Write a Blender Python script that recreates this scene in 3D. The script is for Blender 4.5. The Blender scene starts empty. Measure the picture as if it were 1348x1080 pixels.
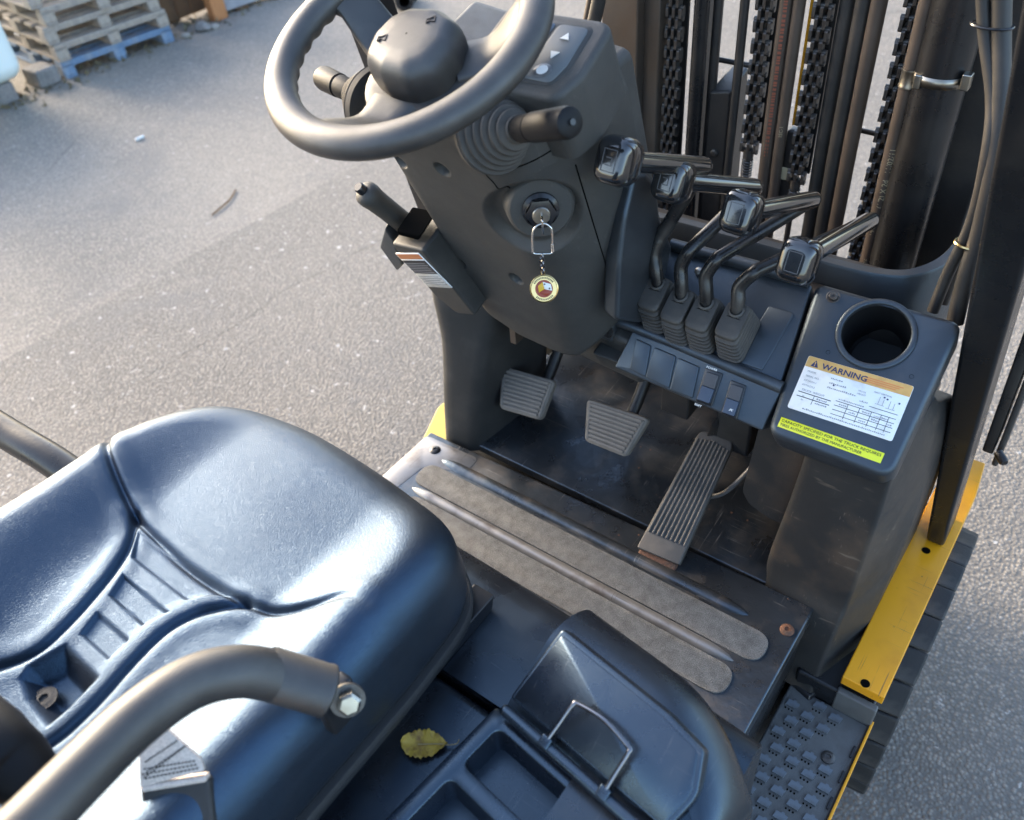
import bpy, bmesh, math, random
import numpy as np
from mathutils import Vector, Matrix
random.seed(7); np.random.seed(7)
sc = bpy.context.scene
COL = sc.collection
# ------------------------------------------------------------------ camera, sky, sun, exposure
cam = bpy.data.objects.new('camera', bpy.data.cameras.new('camera')); COL.objects.link(cam)
cam.matrix_world = Matrix([[0.80041, -0.355445, 0.482703, 0.51], [0.593991, 0.578733, -0.558787, 0.0], [-0.080738, 0.73398, 0.674355, 1.72], [0, 0, 0, 1]])
cam.data.sensor_width = 36; cam.data.lens = 29.377
cam.data.clip_start = 0.02; cam.data.clip_end = 500
cam.data.dof.use_dof = True; cam.data.dof.focus_distance = 1.12; cam.data.dof.aperture_fstop = 5.0
sc.camera = cam
SUN_EL = math.radians(20); SUN_AZ = math.radians(-84)      # azimuth measured from +Y towards +X
w = bpy.data.worlds.new('World'); sc.world = w; w.use_nodes = True
nt = w.node_tree; sky = nt.nodes.new('ShaderNodeTexSky'); sky.sky_type = 'NISHITA'; sky.sun_disc = False
sky.sun_elevation = SUN_EL; sky.sun_rotation = SUN_AZ; sky.dust_density = 2.2; sky.ozone_density = .8; sky.air_density = .9
bg = nt.nodes['Background']; bg.inputs[1].default_value = 0.15
nt.links.new(sky.outputs[0], bg.inputs[0])
sl = bpy.data.lights.new('sun', 'SUN'); sl.energy = 1.0; sl.angle = math.radians(26); sl.color = (1, .84, .64)
so = bpy.data.objects.new('sun', sl); COL.objects.link(so)
sd = Vector((math.sin(SUN_AZ)*math.cos(SUN_EL), math.cos(SUN_AZ)*math.cos(SUN_EL), math.sin(SUN_EL)))
so.rotation_euler = sd.to_track_quat('Z', 'Y').to_euler(); so.location = (-3, 3, 4)
vs = sc.view_settings; vs.view_transform = 'Standard'; vs.look = 'None'; vs.exposure = 2.35; vs.gamma = 1; vs.use_curve_mapping = False

# ------------------------------------------------------------------ materials
MATS = {}
def mat(name, col, rough=.5, metal=0., col2=None, cs=20., cth=(.45, .7), grain=None, rv=None, bump=None, coat=0., spec=.5, ior=1.5, sky_tint=None, scr=None, detail=6, speck=None, bump2=None, sub=None):
    """col2: second colour laid on by noise of scale cs; grain: (scale, amount) value jitter; rv: (scale, lo, hi) roughness noise;
    bump: (kind, scale, distance); speck: (colour, scale, threshold)"""
    m = bpy.data.materials.new(name); m.use_nodes = True; MATS[name] = m
    n = m.node_tree.nodes; L = m.node_tree.links; b = n['Principled BSDF']
    b.inputs['Base Color'].default_value = (*col, 1); b.inputs['Roughness'].default_value = rough
    b.inputs['Metallic'].default_value = metal; b.inputs['Coat Weight'].default_value = coat; b.inputs['Coat Roughness'].default_value = .06
    b.inputs['Specular IOR Level'].default_value = spec; b.inputs['IOR'].default_value = ior
    if sky_tint: b.inputs['Specular Tint'].default_value = (*sky_tint, 1)  # blue of the sky put into the reflection colour
    tc = n.new('ShaderNodeTexCoord')
    def noise(s, d=6, r=.6):
        t = n.new('ShaderNodeTexNoise'); t.inputs['Scale'].default_value = s; t.inputs['Detail'].default_value = d; t.inputs['Roughness'].default_value = r
        L.new(tc.outputs['Object'], t.inputs['Vector']); return t.outputs[0]
    def ramp(src, a, c, lo=0., hi=1.):
        r = n.new('ShaderNodeMapRange'); r.inputs[1].default_value = a; r.inputs[2].default_value = c; r.inputs[3].default_value = lo; r.inputs[4].default_value = hi
        r.clamp = True; L.new(src, r.inputs[0]); return r.outputs[0]
    def mix(f, a, c, kind='MIX'):
        x = n.new('ShaderNodeMix'); x.data_type = 'RGBA'; x.blend_type = kind
        if isinstance(f, (int, float)): x.inputs[0].default_value = f
        else: L.new(f, x.inputs[0])
        for i, v in ((6, a), (7, c)):
            if isinstance(v, tuple): x.inputs[i].default_value = (*v, 1)
            else: L.new(v, x.inputs[i])
        return x.outputs[2]
    c = None
    if col2: c = mix(ramp(noise(cs, detail), *cth), col, col2)
    if grain: 
        g = ramp(noise(grain[0], 3), .3, .7, 1-grain[1], 1+grain[1])
        gm = n.new('ShaderNodeMix'); gm.data_type = 'RGBA'; gm.blend_type = 'MULTIPLY'; gm.inputs[0].default_value = 1
        if c is None: gm.inputs[6].default_value = (*col, 1)
        else: L.new(c, gm.inputs[6])
        cc = n.new('ShaderNodeCombineColor'); [L.new(g, cc.inputs[i]) for i in range(3)]; L.new(cc.outputs[0], gm.inputs[7]); c = gm.outputs[2]
    if speck:
        v = n.new('ShaderNodeTexVoronoi'); v.inputs['Scale'].default_value = speck[1]; L.new(tc.outputs['Object'], v.inputs['Vector'])
        f = ramp(v.outputs['Distance'], speck[2], speck[2]*.5)
        f2 = n.new('ShaderNodeMath'); f2.operation = 'MULTIPLY'; L.new(f, f2.inputs[0]); L.new(ramp(noise(speck[1]*.15, 3), .5, .62), f2.inputs[1])
        c = mix(f2.outputs[0], c if c is not None else col, speck[0])
    if scr:                                                   # fine scuffs and scratches: stretched noise in patches
        for rot, sc3 in ((.5, (9, 420, 90)), (-.9, (420, 7, 90))):
            mp = n.new('ShaderNodeMapping'); mp.inputs['Rotation'].default_value = (.2, .1, rot); mp.inputs['Scale'].default_value = sc3; L.new(tc.outputs['Object'], mp.inputs['Vector'])
            t = n.new('ShaderNodeTexNoise'); t.inputs['Scale'].default_value = 1; t.inputs['Detail'].default_value = 2; L.new(mp.outputs[0], t.inputs['Vector'])
            f3 = n.new('ShaderNodeMath'); f3.operation = 'MULTIPLY'; L.new(ramp(t.outputs[0], .655, .70), f3.inputs[0]); L.new(ramp(noise(9+abs(rot)*6, 3), .5, .66, 0, scr[1]), f3.inputs[1])
            c = mix(f3.outputs[0], c if c is not None else col, scr[0])
    if c is not None: L.new(c, b.inputs['Base Color'])
    if rv: L.new(ramp(noise(rv[0], 6), .3, .7, rv[1], rv[2]), b.inputs['Roughness'])
    nb = None
    for bp in (bump, bump2):
        if not bp: continue
        bn = n.new('ShaderNodeBump'); bn.inputs['Distance'].default_value = bp[2]; bn.inputs['Strength'].default_value = 1
        if bp[0] == 'noise': h = noise(bp[1], 4)
        else:
            v = n.new('ShaderNodeTexVoronoi'); v.inputs['Scale'].default_value = bp[1]; L.new(tc.outputs['Object'], v.inputs['Vector']); h = v.outputs['Distance']
            if bp[0] == 'edge': v.feature = 'DISTANCE_TO_EDGE'; h = ramp(h, 0, .12)
        L.new(h, bn.inputs['Height'])
        if nb: L.new(nb, bn.inputs['Normal'])
        nb = bn.outputs[0]
    if nb: L.new(nb, b.inputs['Normal'])
    return m
DUST = (.11, .098, .085)
mat('column_plastic', (.046, .045, .042), .5, scr=((.1, .095, .088), .5), col2=(.066, .062, .056), cs=7, cth=(.42, .72), bump=('noise', 700, .0006), rv=(30, .45, .62), speck=(DUST, 160, .12))
mat('column_dark', (.036, .035, .033), .55, bump=('noise', 900, .0003), col2=(.06, .056, .05), cs=14)
mat('wheel_rubber', (.036, .033, .03), .4, ior=1.65, bump=('noise', 1400, .00025), rv=(25, .34, .5), col2=(.06, .055, .05), cs=18)
mat('vinyl', (.014, .016, .019), .36, bump=('edge', 430, .0001), bump2=('noise', 30, .0004), rv=(10, .3, .42), col2=(.02, .02, .021), cs=8, ior=1.85, sky_tint=(.32, .6, 1))  # blue sky sheen on the seat is coloured in through the specular tint
mat('vinyl_side', (.03, .03, .031), .5, bump=('edge', 600, .0002))
mat('hood_plastic', (.011, .012, .015), .3, scr=((.09, .088, .085), .7), ior=1.8, sky_tint=(.55, .78, 1), rv=(16, .18, .4), speck=((.2, .19, .17), 90, .05), col2=(.03, .028, .026), cs=7, cth=(.5, .75), bump=('noise', 700, .00012))  # specular tint paints a bluish sky reflection on the plastic
mat('tray_plastic', (.012, .013, .016), .28, scr=((.1, .1, .1), .6), ior=2.0, sky_tint=(.55, .78, 1), rv=(20, .18, .38), bump=('noise', 500, .0002), speck=((.16, .15, .14), 110, .05))
mat('console_plastic', (.028, .029, .031), .42, ior=1.75, sky_tint=(.6, .8, 1), rv=(22, .3, .46), bump=('noise', 1000, .0003), col2=(.05, .05, .05), cs=12, cth=(.45, .75))
mat('leg_plastic', (.028, .027, .026), .45, scr=((.16, .13, .1), .8), rv=(12, .34, .6), col2=(.10, .07, .048), cs=6, cth=(.5, .74), bump=('noise', 800, .0003), speck=((.16, .13, .1), 70, .07))
mat('boot_rubber', (.05, .045, .04), .62, col2=(.08, .07, .058), cs=30, bump=('noise', 500, .0003))
mat('pedal_rubber', (.24, .21, .175), .7, col2=(.16, .14, .12), cs=25, bump=('noise', 400, .0003))
mat('pedal_rubber_dark', (.085, .078, .07), .55, col2=(.15, .13, .11), cs=16, bump=('noise', 500, .0003))
mat('floor_steel', (.026, .027, .029), .28, scr=((.25, .23, .21), .8), metal=.2, ior=2.0, sky_tint=(.6, .8, 1), col2=(.11, .09, .072), cs=11, cth=(.5, .72), rv=(12, .18, .5), bump=('noise', 60, .0008), speck=((.26, .13, .07), 45, .1))
mat('bare_steel', (.26, .25, .24), .42, scr=((.1, .085, .07), .8), metal=.6, col2=(.12, .1, .09), cs=18, cth=(.5, .75), rv=(20, .25, .5))
mat('grit_strip', (.145, .143, .139), .9, col2=(.085, .083, .08), cs=60, cth=(.4, .7), grain=(900, .75), bump=('noise', 900, .002), speck=((.3, .28, .25), 420, .2))
mat('rust', (.15, .065, .035), .8, col2=(.06, .04, .03), cs=60, grain=(300, .4), bump=('noise', 300, .001))
mat('yellow_paint', (.88, .37, .01), .36, scr=((.25, .12, .04), .8), col2=(.66, .25, .01), cs=9, cth=(.52, .85), rv=(12, .3, .48), speck=((.1, .06, .03), 45, .1), bump=('noise', 150, .0002))
mat('yellow_pale', (.62, .46, .08), .5)
mat('black_paint', (.012, .012, .013), .28, rv=(18, .2, .42), bump=('noise', 200, .0002), col2=(.03, .026, .022), cs=8, cth=(.5, .8))
mat('mast_steel', (.12, .10, .082), .45, metal=.5, col2=(.12, .085, .06), cs=6, cth=(.42, .7), rv=(15, .3, .55), bump=('noise', 200, .0003))
mat('mast_black', (.026, .024, .023), .4, col2=(.05, .042, .035), cs=14, bump=('noise', 300, .0004))
mat('chain_steel', (.10, .095, .09), .36, metal=.6, col2=(.07, .055, .045), cs=40, bump=('noise', 400, .0004))
mat('hose_rubber', (.03, .028, .026), .5, col2=(.07, .058, .048), cs=10, cth=(.45, .75), bump=('noise', 600, .0002))
mat('hose_brown', (.07, .051, .038), .5, col2=(.11, .08, .06), cs=10, cth=(.4, .75), bump=('noise', 600, .0002))
mat('chrome', (.55, .54, .52), .14, metal=1., rv=(30, .1, .25))
mat('zinc', (.36, .34, .3), .34, metal=1., rv=(40, .22, .42), col2=(.35, .31, .24), cs=40)
mat('wire_steel', (.22, .22, .23), .22, metal=1.)
mat('knob_gloss', (.012, .012, .013), .12, coat=.6, spec=.5, ior=1.7, rv=(60, .08, .2))
mat('knob_icon', (.1, .1, .105), .3)
mat('lever_black', (.014, .013, .013), .3, rv=(30, .2, .4), col2=(.05, .045, .04), cs=25, bump=('noise', 300, .0002))
mat('soft_black', (.006, .006, .007), .5, spec=.25, bump=('noise', 500, .0002))
mat('cup_black', (.006, .006, .007), .6)
mat('dark_void', (.005, .005, .005), .9, spec=0.)
mat('white_print', (.75, .75, .73), .5)
mat('label_white', (.82, .82, .8), .4, col2=(.62, .6, .56), cs=45, cth=(.52, .8), scr=((.45, .43, .4), .5))
mat('label_yellow', (.78, .8, .03), .4)
mat('label_orange', (.62, .38, .12), .4, col2=(.52, .3, .1), cs=60)
mat('label_red', (.62, .2, .06), .4)
mat('print_black', (.02, .02, .025), .5)
mat('print_navy', (.03, .035, .1), .5)
mat('print_grey', (.32, .32, .33), .5)
mat('print_red', (.3, .09, .05), .6)
mat('print_tan', (.45, .38, .24), .6)
mat('screen', (.1, .12, .15), .08, coat=.6)
mat('button_pad', (.12, .13, .135), .5)
mat('switch_black', (.018, .018, .02), .25)
mat('switch_grey', (.06, .06, .065), .4)
mat('switch_blue', (.045, .065, .1), .35)
mat('belt_web', (.6, .52, .46), .75, grain=(700, .3), bump=('noise', 700, .0006))
mat('belt_thread', (.035, .032, .03), .8)
mat('tyre_rubber', (.025, .025, .025), .7, col2=(.085, .076, .066), cs=14, bump=('noise', 200, .0008))
mat('step_plastic', (.13, .13, .125), .55, col2=(.1, .095, .088), cs=20, bump=('noise', 500, .0005))
mat('cleat', (.14, .16, .185), .5, col2=(.1, .1, .1), cs=50)
mat('gold', (.62, .45, .2), .25, metal=1.)
mat('fob_red', (.3, .04, .015), .4); mat('fob_yellow', (.7, .4, .02), .4); mat('fob_white', (.8, .8, .75), .4)
mat('leaf', (.5, .33, .05), .6, col2=(.2, .1, .025), cs=70, cth=(.48, .66), bump=('noise', 250, .001))
mat('leaf_stalk', (.4, .3, .14), .6)
mat('pallet_wood', (.36, .31, .255), .8, col2=(.26, .24, .22), cs=12, grain=(60, .2), bump=('noise', 80, .002))
mat('pallet_wood_dark', (.2, .15, .11), .85, col2=(.3, .25, .2), cs=8, grain=(60, .2), bump=('noise', 80, .002))
mat('pallet_blue', (.14, .22, .33), .75, col2=(.26, .29, .32), cs=10, grain=(60, .2), bump=('noise', 80, .002))
mat('crate_brown', (.12, .065, .03), .8, col2=(.06, .035, .02), cs=6, bump=('noise', 60, .002))
mat('wood_orange', (.45, .19, .07), .7, col2=(.36, .14, .05), cs=14)
mat('beam_grey', (.36, .36, .38), .7, col2=(.26, .26, .28), cs=8)
mat('blue_paint', (.1, .16, .5), .6)
mat('tank_plastic', (.74, .82, .78), .5, col2=(.66, .74, .71), cs=3)
mat('concrete', (.22, .21, .2), .9, col2=(.13, .13, .125), cs=9, grain=(90, .25), bump=('noise', 60, .006))
mat('stone', (.3, .28, .25), .9, col2=(.2, .19, .17), cs=14, bump=('noise', 50, .006))
mat('weed', (.12, .1, .055), .7, col2=(.2, .17, .1), cs=30)
cy_ = sc.cycles
cy_.max_bounces = 6; cy_.diffuse_bounces = 3; cy_.glossy_bounces = 3; cy_.transmission_bounces = 2; cy_.caustics_reflective = False; cy_.caustics_refractive = False

# ------------------------------------------------------------------ asphalt
def asphalt(name, k, worn, seed):
    m = bpy.data.materials.new(name); m.use_nodes = True; MATS[name] = m
    n = m.node_tree.nodes; L = m.node_tree.links; b = n['Principled BSDF']; b.inputs['Roughness'].default_value = .85
    tc0 = n.new('ShaderNodeTexCoord'); tc = n.new('ShaderNodeMapping'); tc.inputs['Location'].default_value = (seed, seed*.7, 0); L.new(tc0.outputs['Object'], tc.inputs['Vector'])
    def N(t, s, d=4, r=.6, dist=0):
        x = n.new('ShaderNodeTexNoise'); x.inputs['Scale'].default_value = s; x.inputs['Detail'].default_value = d; x.inputs['Roughness'].default_value = r; x.inputs['Distortion'].default_value = dist
        L.new(tc.outputs[0], x.inputs['Vector']); return x.outputs[0]
    def V(s, feat='F1', out='Distance'):
        x = n.new('ShaderNodeTexVoronoi'); x.inputs['Scale'].default_value = s; x.feature = feat
        L.new(tc.outputs[0], x.inputs['Vector']); return x.outputs[out]
    def R(src, a, c, lo=0., hi=1.):
        r = n.new('ShaderNodeMapRange'); r.inputs[1].default_value = a; r.inputs[2].default_value = c; r.inputs[3].default_value = lo; r.inputs[4].default_value = hi
        L.new(src, r.inputs[0]); return r.outputs[0]
    def MX(f, a, c, kind='MIX'):
        x = n.new('ShaderNodeMix'); x.data_type = 'RGBA'; x.blend_type = kind
        if isinstance(f, float): x.inputs[0].default_value = f
        else: L.new(f, x.inputs[0])
        for i, v in ((6, a), (7, c)):
            if isinstance(v, tuple): x.inputs[i].default_value = (*v, 1)
            else: L.new(v, x.inputs[i])
        return x.outputs[2]
    st = V(120., 'F1', 'Color'); sep = n.new('ShaderNodeSeparateColor'); L.new(st, sep.inputs[0])
    c = MX(R(sep.outputs[0], 0, 1), (.15*k, .136*k, .116*k), (.46*k, .414*k, .35*k))
    c = MX(R(V(120.), .3, .66), c, (.14*k, .133*k, .122*k))                       # binder between the stones
    c = MX(R(N(0, 260., 3), .35, .75, 0, .45), c, (.30*k, .268*k, .228*k), 'MIX')
    c = MX(R(N(0, .9, 5), .35, .7, 0, worn), c, (.43*k, .38*k, .318*k))            # worn paler areas
    c = MX(R(N(0, 1.3, 7, .7, .8), .52, .72, 0, .7), c, (.14, .136, .132))  # oil and damp stains
    c = MX(R(N(0, 34., 3), .66, .72), c, (.45, .43, .4))                     # pale chips and litter
    # a resurfacing joint and a few cracks: thin lines with noise
    dn = n.new('ShaderNodeTexNoise'); dn.inputs['Scale'].default_value = 2.2; dn.inputs['Detail'].default_value = 7; L.new(tc.outputs[0], dn.inputs['Vector'])
    add = n.new('ShaderNodeMix'); add.data_type = 'VECTOR'; add.inputs[0].default_value = .16; L.new(tc.outputs[0], add.inputs[4]); L.new(dn.outputs['Color'], add.inputs[5])
    cr = n.new('ShaderNodeTexVoronoi'); cr.feature = 'DISTANCE_TO_EDGE'; cr.inputs['Scale'].default_value = .62; L.new(add.outputs[1], cr.inputs['Vector'])
    crk = R(cr.outputs['Distance'], .004, .0012)
    mm = n.new('ShaderNodeMath'); mm.operation = 'MULTIPLY'; L.new(crk, mm.inputs[0]); L.new(R(N(0, .8, 2), .5, .66, 0, .35), mm.inputs[1])
    c = MX(mm.outputs[0], c, (.035, .034, .033))
    L.new(c, b.inputs['Base Color'])
    h = n.new('ShaderNodeMath'); h.operation = 'SUBTRACT'; L.new(R(V(120.), 0, .7, 1, 0), h.inputs[0]); L.new(mm.outputs[0], h.inputs[1])
    h2 = n.new('ShaderNodeMath'); h2.operation = 'MULTIPLY_ADD'; L.new(N(0, 300., 3), h2.inputs[0]); h2.inputs[1].default_value = .5; L.new(h.outputs[0], h2.inputs[2])
    bp = n.new('ShaderNodeBump'); bp.inputs['Distance'].default_value = .0026; L.new(h2.outputs[0], bp.inputs['Height']); L.new(bp.outputs[0], b.inputs['Normal'])
asphalt('asphalt', .82, .4, 0.); asphalt('asphalt_new', .74, .25, 3.7)

# ------------------------------------------------------------------ helpers
WL = {}
def A(*a): return np.array(a, float)
def mk(name, verts, faces, m, parent=None, smooth=True, ang=38, loc=None, wn=False):
    v = np.array(verts, float); c = np.array(loc, float) if loc is not None else (v.min(0)+v.max(0))/2
    me = bpy.data.meshes.new(name); me.from_pydata((v-c).tolist(), [], [list(map(int, f)) for f in faces])
    bm = bmesh.new(); bm.from_mesh(me); bmesh.ops.recalc_face_normals(bm, faces=bm.faces[:]); bm.to_mesh(me); bm.free()
    me.materials.append(MATS[m] if isinstance(m, str) else m)
    if smooth: me.shade_smooth(); me.set_sharp_from_angle(angle=math.radians(ang))
    o = bpy.data.objects.new(name, me); COL.objects.link(o); place(o, c, parent)
    if wn: k = o.modifiers.new('wn', 'WEIGHTED_NORMAL'); k.keep_sharp = True
    return o
def place(o, c, parent):
    c = np.array(c, float); WL[o.name] = c
    if parent: o.parent = parent; o.location = c - WL[parent.name]
    else: o.location = c
def tag(o, label=None, cat=None, group=None, kind=None):
    for k, v in (('label', label), ('category', cat), ('group', group), ('kind', kind)):
        if v: o[k] = v
    return o
def empty(name, loc, label, cat, group=None):
    o = bpy.data.objects.new(name, None); COL.objects.link(o); o.empty_display_size = .1; place(o, loc, None); return tag(o, label, cat, group)
def dup(o, c, parent, name=None):
    k = o.copy(); k.name = name or o.name.split('.')[0]; COL.objects.link(k); k.parent = None; place(k, c, parent); return k
def nrm(v): v = np.array(v, float); return v/np.linalg.norm(v)
def frame(o, x, y):
    x = nrm(x); y = np.array(y, float); y = nrm(y - x*np.dot(x, y)); z = np.cross(x, y); o = np.array(o, float)
    return lambda p: o + np.array(p, float)[..., 0:1]*x + np.array(p, float)[..., 1:2]*y + np.array(p, float)[..., 2:3]*z
IDF = frame((0, 0, 0), (1, 0, 0), (0, 1, 0))
def bmk(name, bm, m, parent=None, fr=None, bev=0, seg=2, smooth=True, ang=50):
    if bev: bmesh.ops.bevel(bm, geom=bm.edges[:], offset=bev, segments=seg, affect='EDGES', profile=.5, clamp_overlap=True)
    bm.verts.ensure_lookup_table(); v = np.array([list(x.co) for x in bm.verts])
    if fr: v = fr(v)
    f = [[x.index for x in q.verts] for q in bm.faces]; bm.free()
    return mk(name, v, f, m, parent, smooth, ang, wn=bool(bev))
def box(name, c, s, m, parent=None, bev=.002, fr=None, seg=2):
    bm = bmesh.new(); bmesh.ops.create_cube(bm, size=1)
    for v in bm.verts: v.co = Vector((v.co.x*s[0]+c[0], v.co.y*s[1]+c[1], v.co.z*s[2]+c[2]))
    return bmk(name, bm, m, parent, fr, min(bev, min(s)*.45), seg)
def hexa(name, bot, top, m, parent=None, bev=.003, seg=2):
    """box-like solid between two point loops of the same length"""
    bm = bmesh.new(); n = len(bot); b = [bm.verts.new(p) for p in bot]; t = [bm.verts.new(p) for p in top]
    bm.faces.new(b[::-1]); bm.faces.new(t)
    for i in range(n): bm.faces.new((b[i], b[(i+1) % n], t[(i+1) % n], t[i]))
    bmesh.ops.recalc_face_normals(bm, faces=bm.faces[:])
    return bmk(name, bm, m, parent, None, bev, seg)
def slab(name, pts, th, m, parent=None, bev=.002, seg=2, down=None):
    """plate: polygon in 3D, thickened by th against its own normal (or along 'down')"""
    p = np.array(pts, float)
    if down is None:
        nn = np.zeros(3)
        for i in range(len(p)): nn += np.cross(p[i]-p[0], p[(i+1) % len(p)]-p[0])
        down = -nrm(nn)*np.sign(nrm(nn)[2] if abs(nrm(nn)[2]) > .05 else -nrm(nn)[1])
    return hexa(name, p+np.array(down)*th, p, m, parent, bev, seg)
def rpoly(pts, r, n=5):
    """2D polygon with rounded corners (r scalar or list)"""
    out = []; P = [np.array(p, float)[:2] for p in pts]; k = len(P)
    for i in range(k):
        a, b, c = P[i-1], P[i], P[(i+1) % k]; ri = r[i] if hasattr(r, '__len__') else r
        u = nrm(a-b); v = nrm(c-b); th = math.acos(max(-1, min(1, float(u@v)))); d = min(ri/max(math.tan(th/2), 1e-4), .49*np.linalg.norm(a-b), .49*np.linalg.norm(c-b))
        if d < 1e-5: out.append(b); continue
        p0 = b+u*d; p1 = b+v*d
        for t in np.linspace(0, 1, n): out.append((1-t)**2*p0+2*t*(1-t)*b+t*t*p1)
    return np.array(out)
def plate2(name, pts, z0, z1, m, parent=None, fr=IDF, bev=.0015, seg=2):
    p = np.array(pts, float); n = len(p)
    bm = bmesh.new(); b = [bm.verts.new((x, y, z0)) for x, y in p]; t = [bm.verts.new((x, y, z1)) for x, y in p]
    bm.faces.new(b[::-1]); tf = bm.faces.new(t)
    for i in range(n): bm.faces.new((b[i], b[(i+1) % n], t[(i+1) % n], t[i]))
    bmesh.ops.recalc_face_normals(bm, faces=bm.faces[:])
    if bev:
        e = [x for x in bm.edges if all(abs(q.co.z-z1) < 1e-7 for q in x.verts)]
        bmesh.ops.bevel(bm, geom=e, offset=bev, segments=seg, affect='EDGES', profile=.5, clamp_overlap=True)
    return bmk(name, bm, m, parent, fr)
def spline(P, n=8, closed=False):
    P = np.array(P, float); k = len(P); out = []
    for i in range(k if closed else k-1):
        g = lambda j: P[j % k] if closed else P[min(max(j, 0), k-1)]
        a, b, c, d = g(i-1), g(i), g(i+1), g(i+2)
        for t in np.linspace(0, 1, n, endpoint=False): out.append(.5*((2*b)+(c-a)*t+(2*a-5*b+4*c-d)*t*t+(3*b-a-3*c+d)*t**3))
    if not closed: out.append(P[-1])
    return np.array(out)
def tubegeo(P, r, seg=12, closed=False, cap=True, flat=None):
    P = np.array(P, float); n = len(P); r = np.full(n, r) if np.isscalar(r) else np.interp(np.linspace(0, 1, n), np.linspace(0, 1, len(r)), r)
    T = np.roll(P, -1, 0)-np.roll(P, 1, 0) if closed else np.gradient(P, axis=0)
    T /= np.linalg.norm(T, axis=1)[:, None]; u = np.cross(T[0], (0, 0, 1.)); u = nrm(u) if np.linalg.norm(u) > .05 else A(1, 0, 0)
    V, F = [], []
    for i in range(n):
        u = nrm(u-T[i]*(u@T[i])); w = np.cross(T[i], u)
        for j in range(seg):
            a = 2*math.pi*j/seg; V.append(P[i]+r[i]*(u*math.cos(a)+w*math.sin(a)))
    for i in range(n if closed else n-1):
        for j in range(seg): F.append((i*seg+j, i*seg+(j+1) % seg, ((i+1) % n)*seg+(j+1) % seg, ((i+1) % n)*seg+j))
    if cap and not closed: F.append(list(range(seg))[::-1]); F.append([(n-1)*seg+j for j in range(seg)])
    return V, F
def tube(name, P, r, m, parent=None, seg=14, n=8, closed=False, sm=True):
    if sm and len(P) > 2: P = spline(P, n, closed)
    V, F = tubegeo(P, r, seg, closed); return mk(name, V, F, m, parent, ang=50)
def lathegeo(prof, o, ax, seg=28):
    ax = nrm(ax); u = np.cross(ax, (0, 0, 1.)); u = nrm(u) if np.linalg.norm(u) > .05 else A(1, 0, 0); w = np.cross(ax, u); o = np.array(o, float)
    V, F = [], []
    for r, h in prof:
        for j in range(seg):
            a = 2*math.pi*j/seg; V.append(o+ax*h+max(r, 1e-5)*(u*math.cos(a)+w*math.sin(a)))
    for i in range(len(prof)-1):
        for j in range(seg): F.append((i*seg+j, i*seg+(j+1) % seg, (i+1)*seg+(j+1) % seg, (i+1)*seg+j))
    return V, F
def lathe(name, prof, o, ax, m, parent=None, seg=28, ang=38):
    V, F = lathegeo(prof, o, ax, seg); return mk(name, V, F, m, parent, ang=ang)
def gridf(nu, nv, closed=False, flip=False):
    F = []
    for i in range(nu-1):
        for j in range(nv if closed else nv-1):
            k = (j+1) % nv; F.append((i*nv+j, i*nv+k, (i+1)*nv+k, (i+1)*nv+j))
    return F
def join(name, parts, m, parent=None, ang=40, smooth=True):
    V, F = [], []
    for v, f in parts:
        b = len(V); V += [list(x) for x in v]; F += [[i+b for i in q] for q in f]
    return mk(name, V, F, m, parent, smooth, ang)
def boxgeo(c, s, fr=None):
    v = np.array([[c[0]+sx*s[0]/2, c[1]+sy*s[1]/2, c[2]+sz*s[2]/2] for sx in (-1, 1) for sy in (-1, 1) for sz in (-1, 1)])
    if fr: v = fr(v)
    return v, [(0, 1, 3, 2), (4, 6, 7, 5), (0, 4, 5, 1), (2, 3, 7, 6), (0, 2, 6, 4), (1, 5, 7, 3)]
def textgeo(s, size, x, y, align='LEFT', sx=1., bold=0., th=.00025):
    cu = bpy.data.curves.new('t', 'FONT'); cu.body = s; cu.size = size; cu.align_x = align; cu.extrude = th/2; cu.offset = bold; cu.resolution_u = 2
    ob = bpy.data.objects.new('t', cu); COL.objects.link(ob); me = ob.to_mesh()
    v = np.array([[q.co.x*sx+x, q.co.y+y, q.co.z+th/2] for q in me.vertices]) if len(me.vertices) else np.zeros((0, 3)); f = [list(p.vertices) for p in me.polygons]
    ob.to_mesh_clear(); bpy.data.objects.remove(ob); bpy.data.curves.remove(cu); return v, f
def printed(name, items, m, parent, fr):
    """flat print: a list of (verts, faces) in local label space carried to the surface by fr"""
    return join(name, [(fr(v), f) for v, f in items if len(v)], m, parent, smooth=False)
def rect(x0, y0, x1, y1, h=.0002): return boxgeo(((x0+x1)/2, (y0+y1)/2, h/2), (abs(x1-x0), abs(y1-y0), h))
def sdf_poly(px, py, poly):
    poly = np.array(poly, float)[:, :2]; d = np.full(px.shape, 1e9); ins = np.zeros(px.shape, bool); k = len(poly)
    for i in range(k):
        a = poly[i]; b = poly[(i+1) % k]; e = b-a; wx = px-a[0]; wy = py-a[1]; t = np.clip((wx*e[0]+wy*e[1])/(e@e), 0, 1)
        d = np.minimum(d, np.hypot(wx-e[0]*t, wy-e[1]*t))
        c = ((a[1] > py) != (b[1] > py)) & (px < (b[0]-a[0])*(py-a[1])/((b[1]-a[1]) if abs(b[1]-a[1]) > 1e-9 else 1e-9)+a[0]); ins ^= c
    return np.where(ins, -d, d)
def sdf_line(px, py, line):
    d = np.full(px.shape, 1e9); L_ = np.array(line, float)[:, :2]
    for a, b in zip(L_[:-1], L_[1:]):
        e = b-a; t = np.clip(((px-a[0])*e[0]+(py-a[1])*e[1])/(e@e), 0, 1); d = np.minimum(d, np.hypot(px-a[0]-e[0]*t, py-a[1]-e[1]*t))
    return d
def sst(x, a, b): t = np.clip((x-a)/(b-a), 0, 1); return t*t*(3-2*t)
def xy(P): return [p[:2] for p in P]

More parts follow.
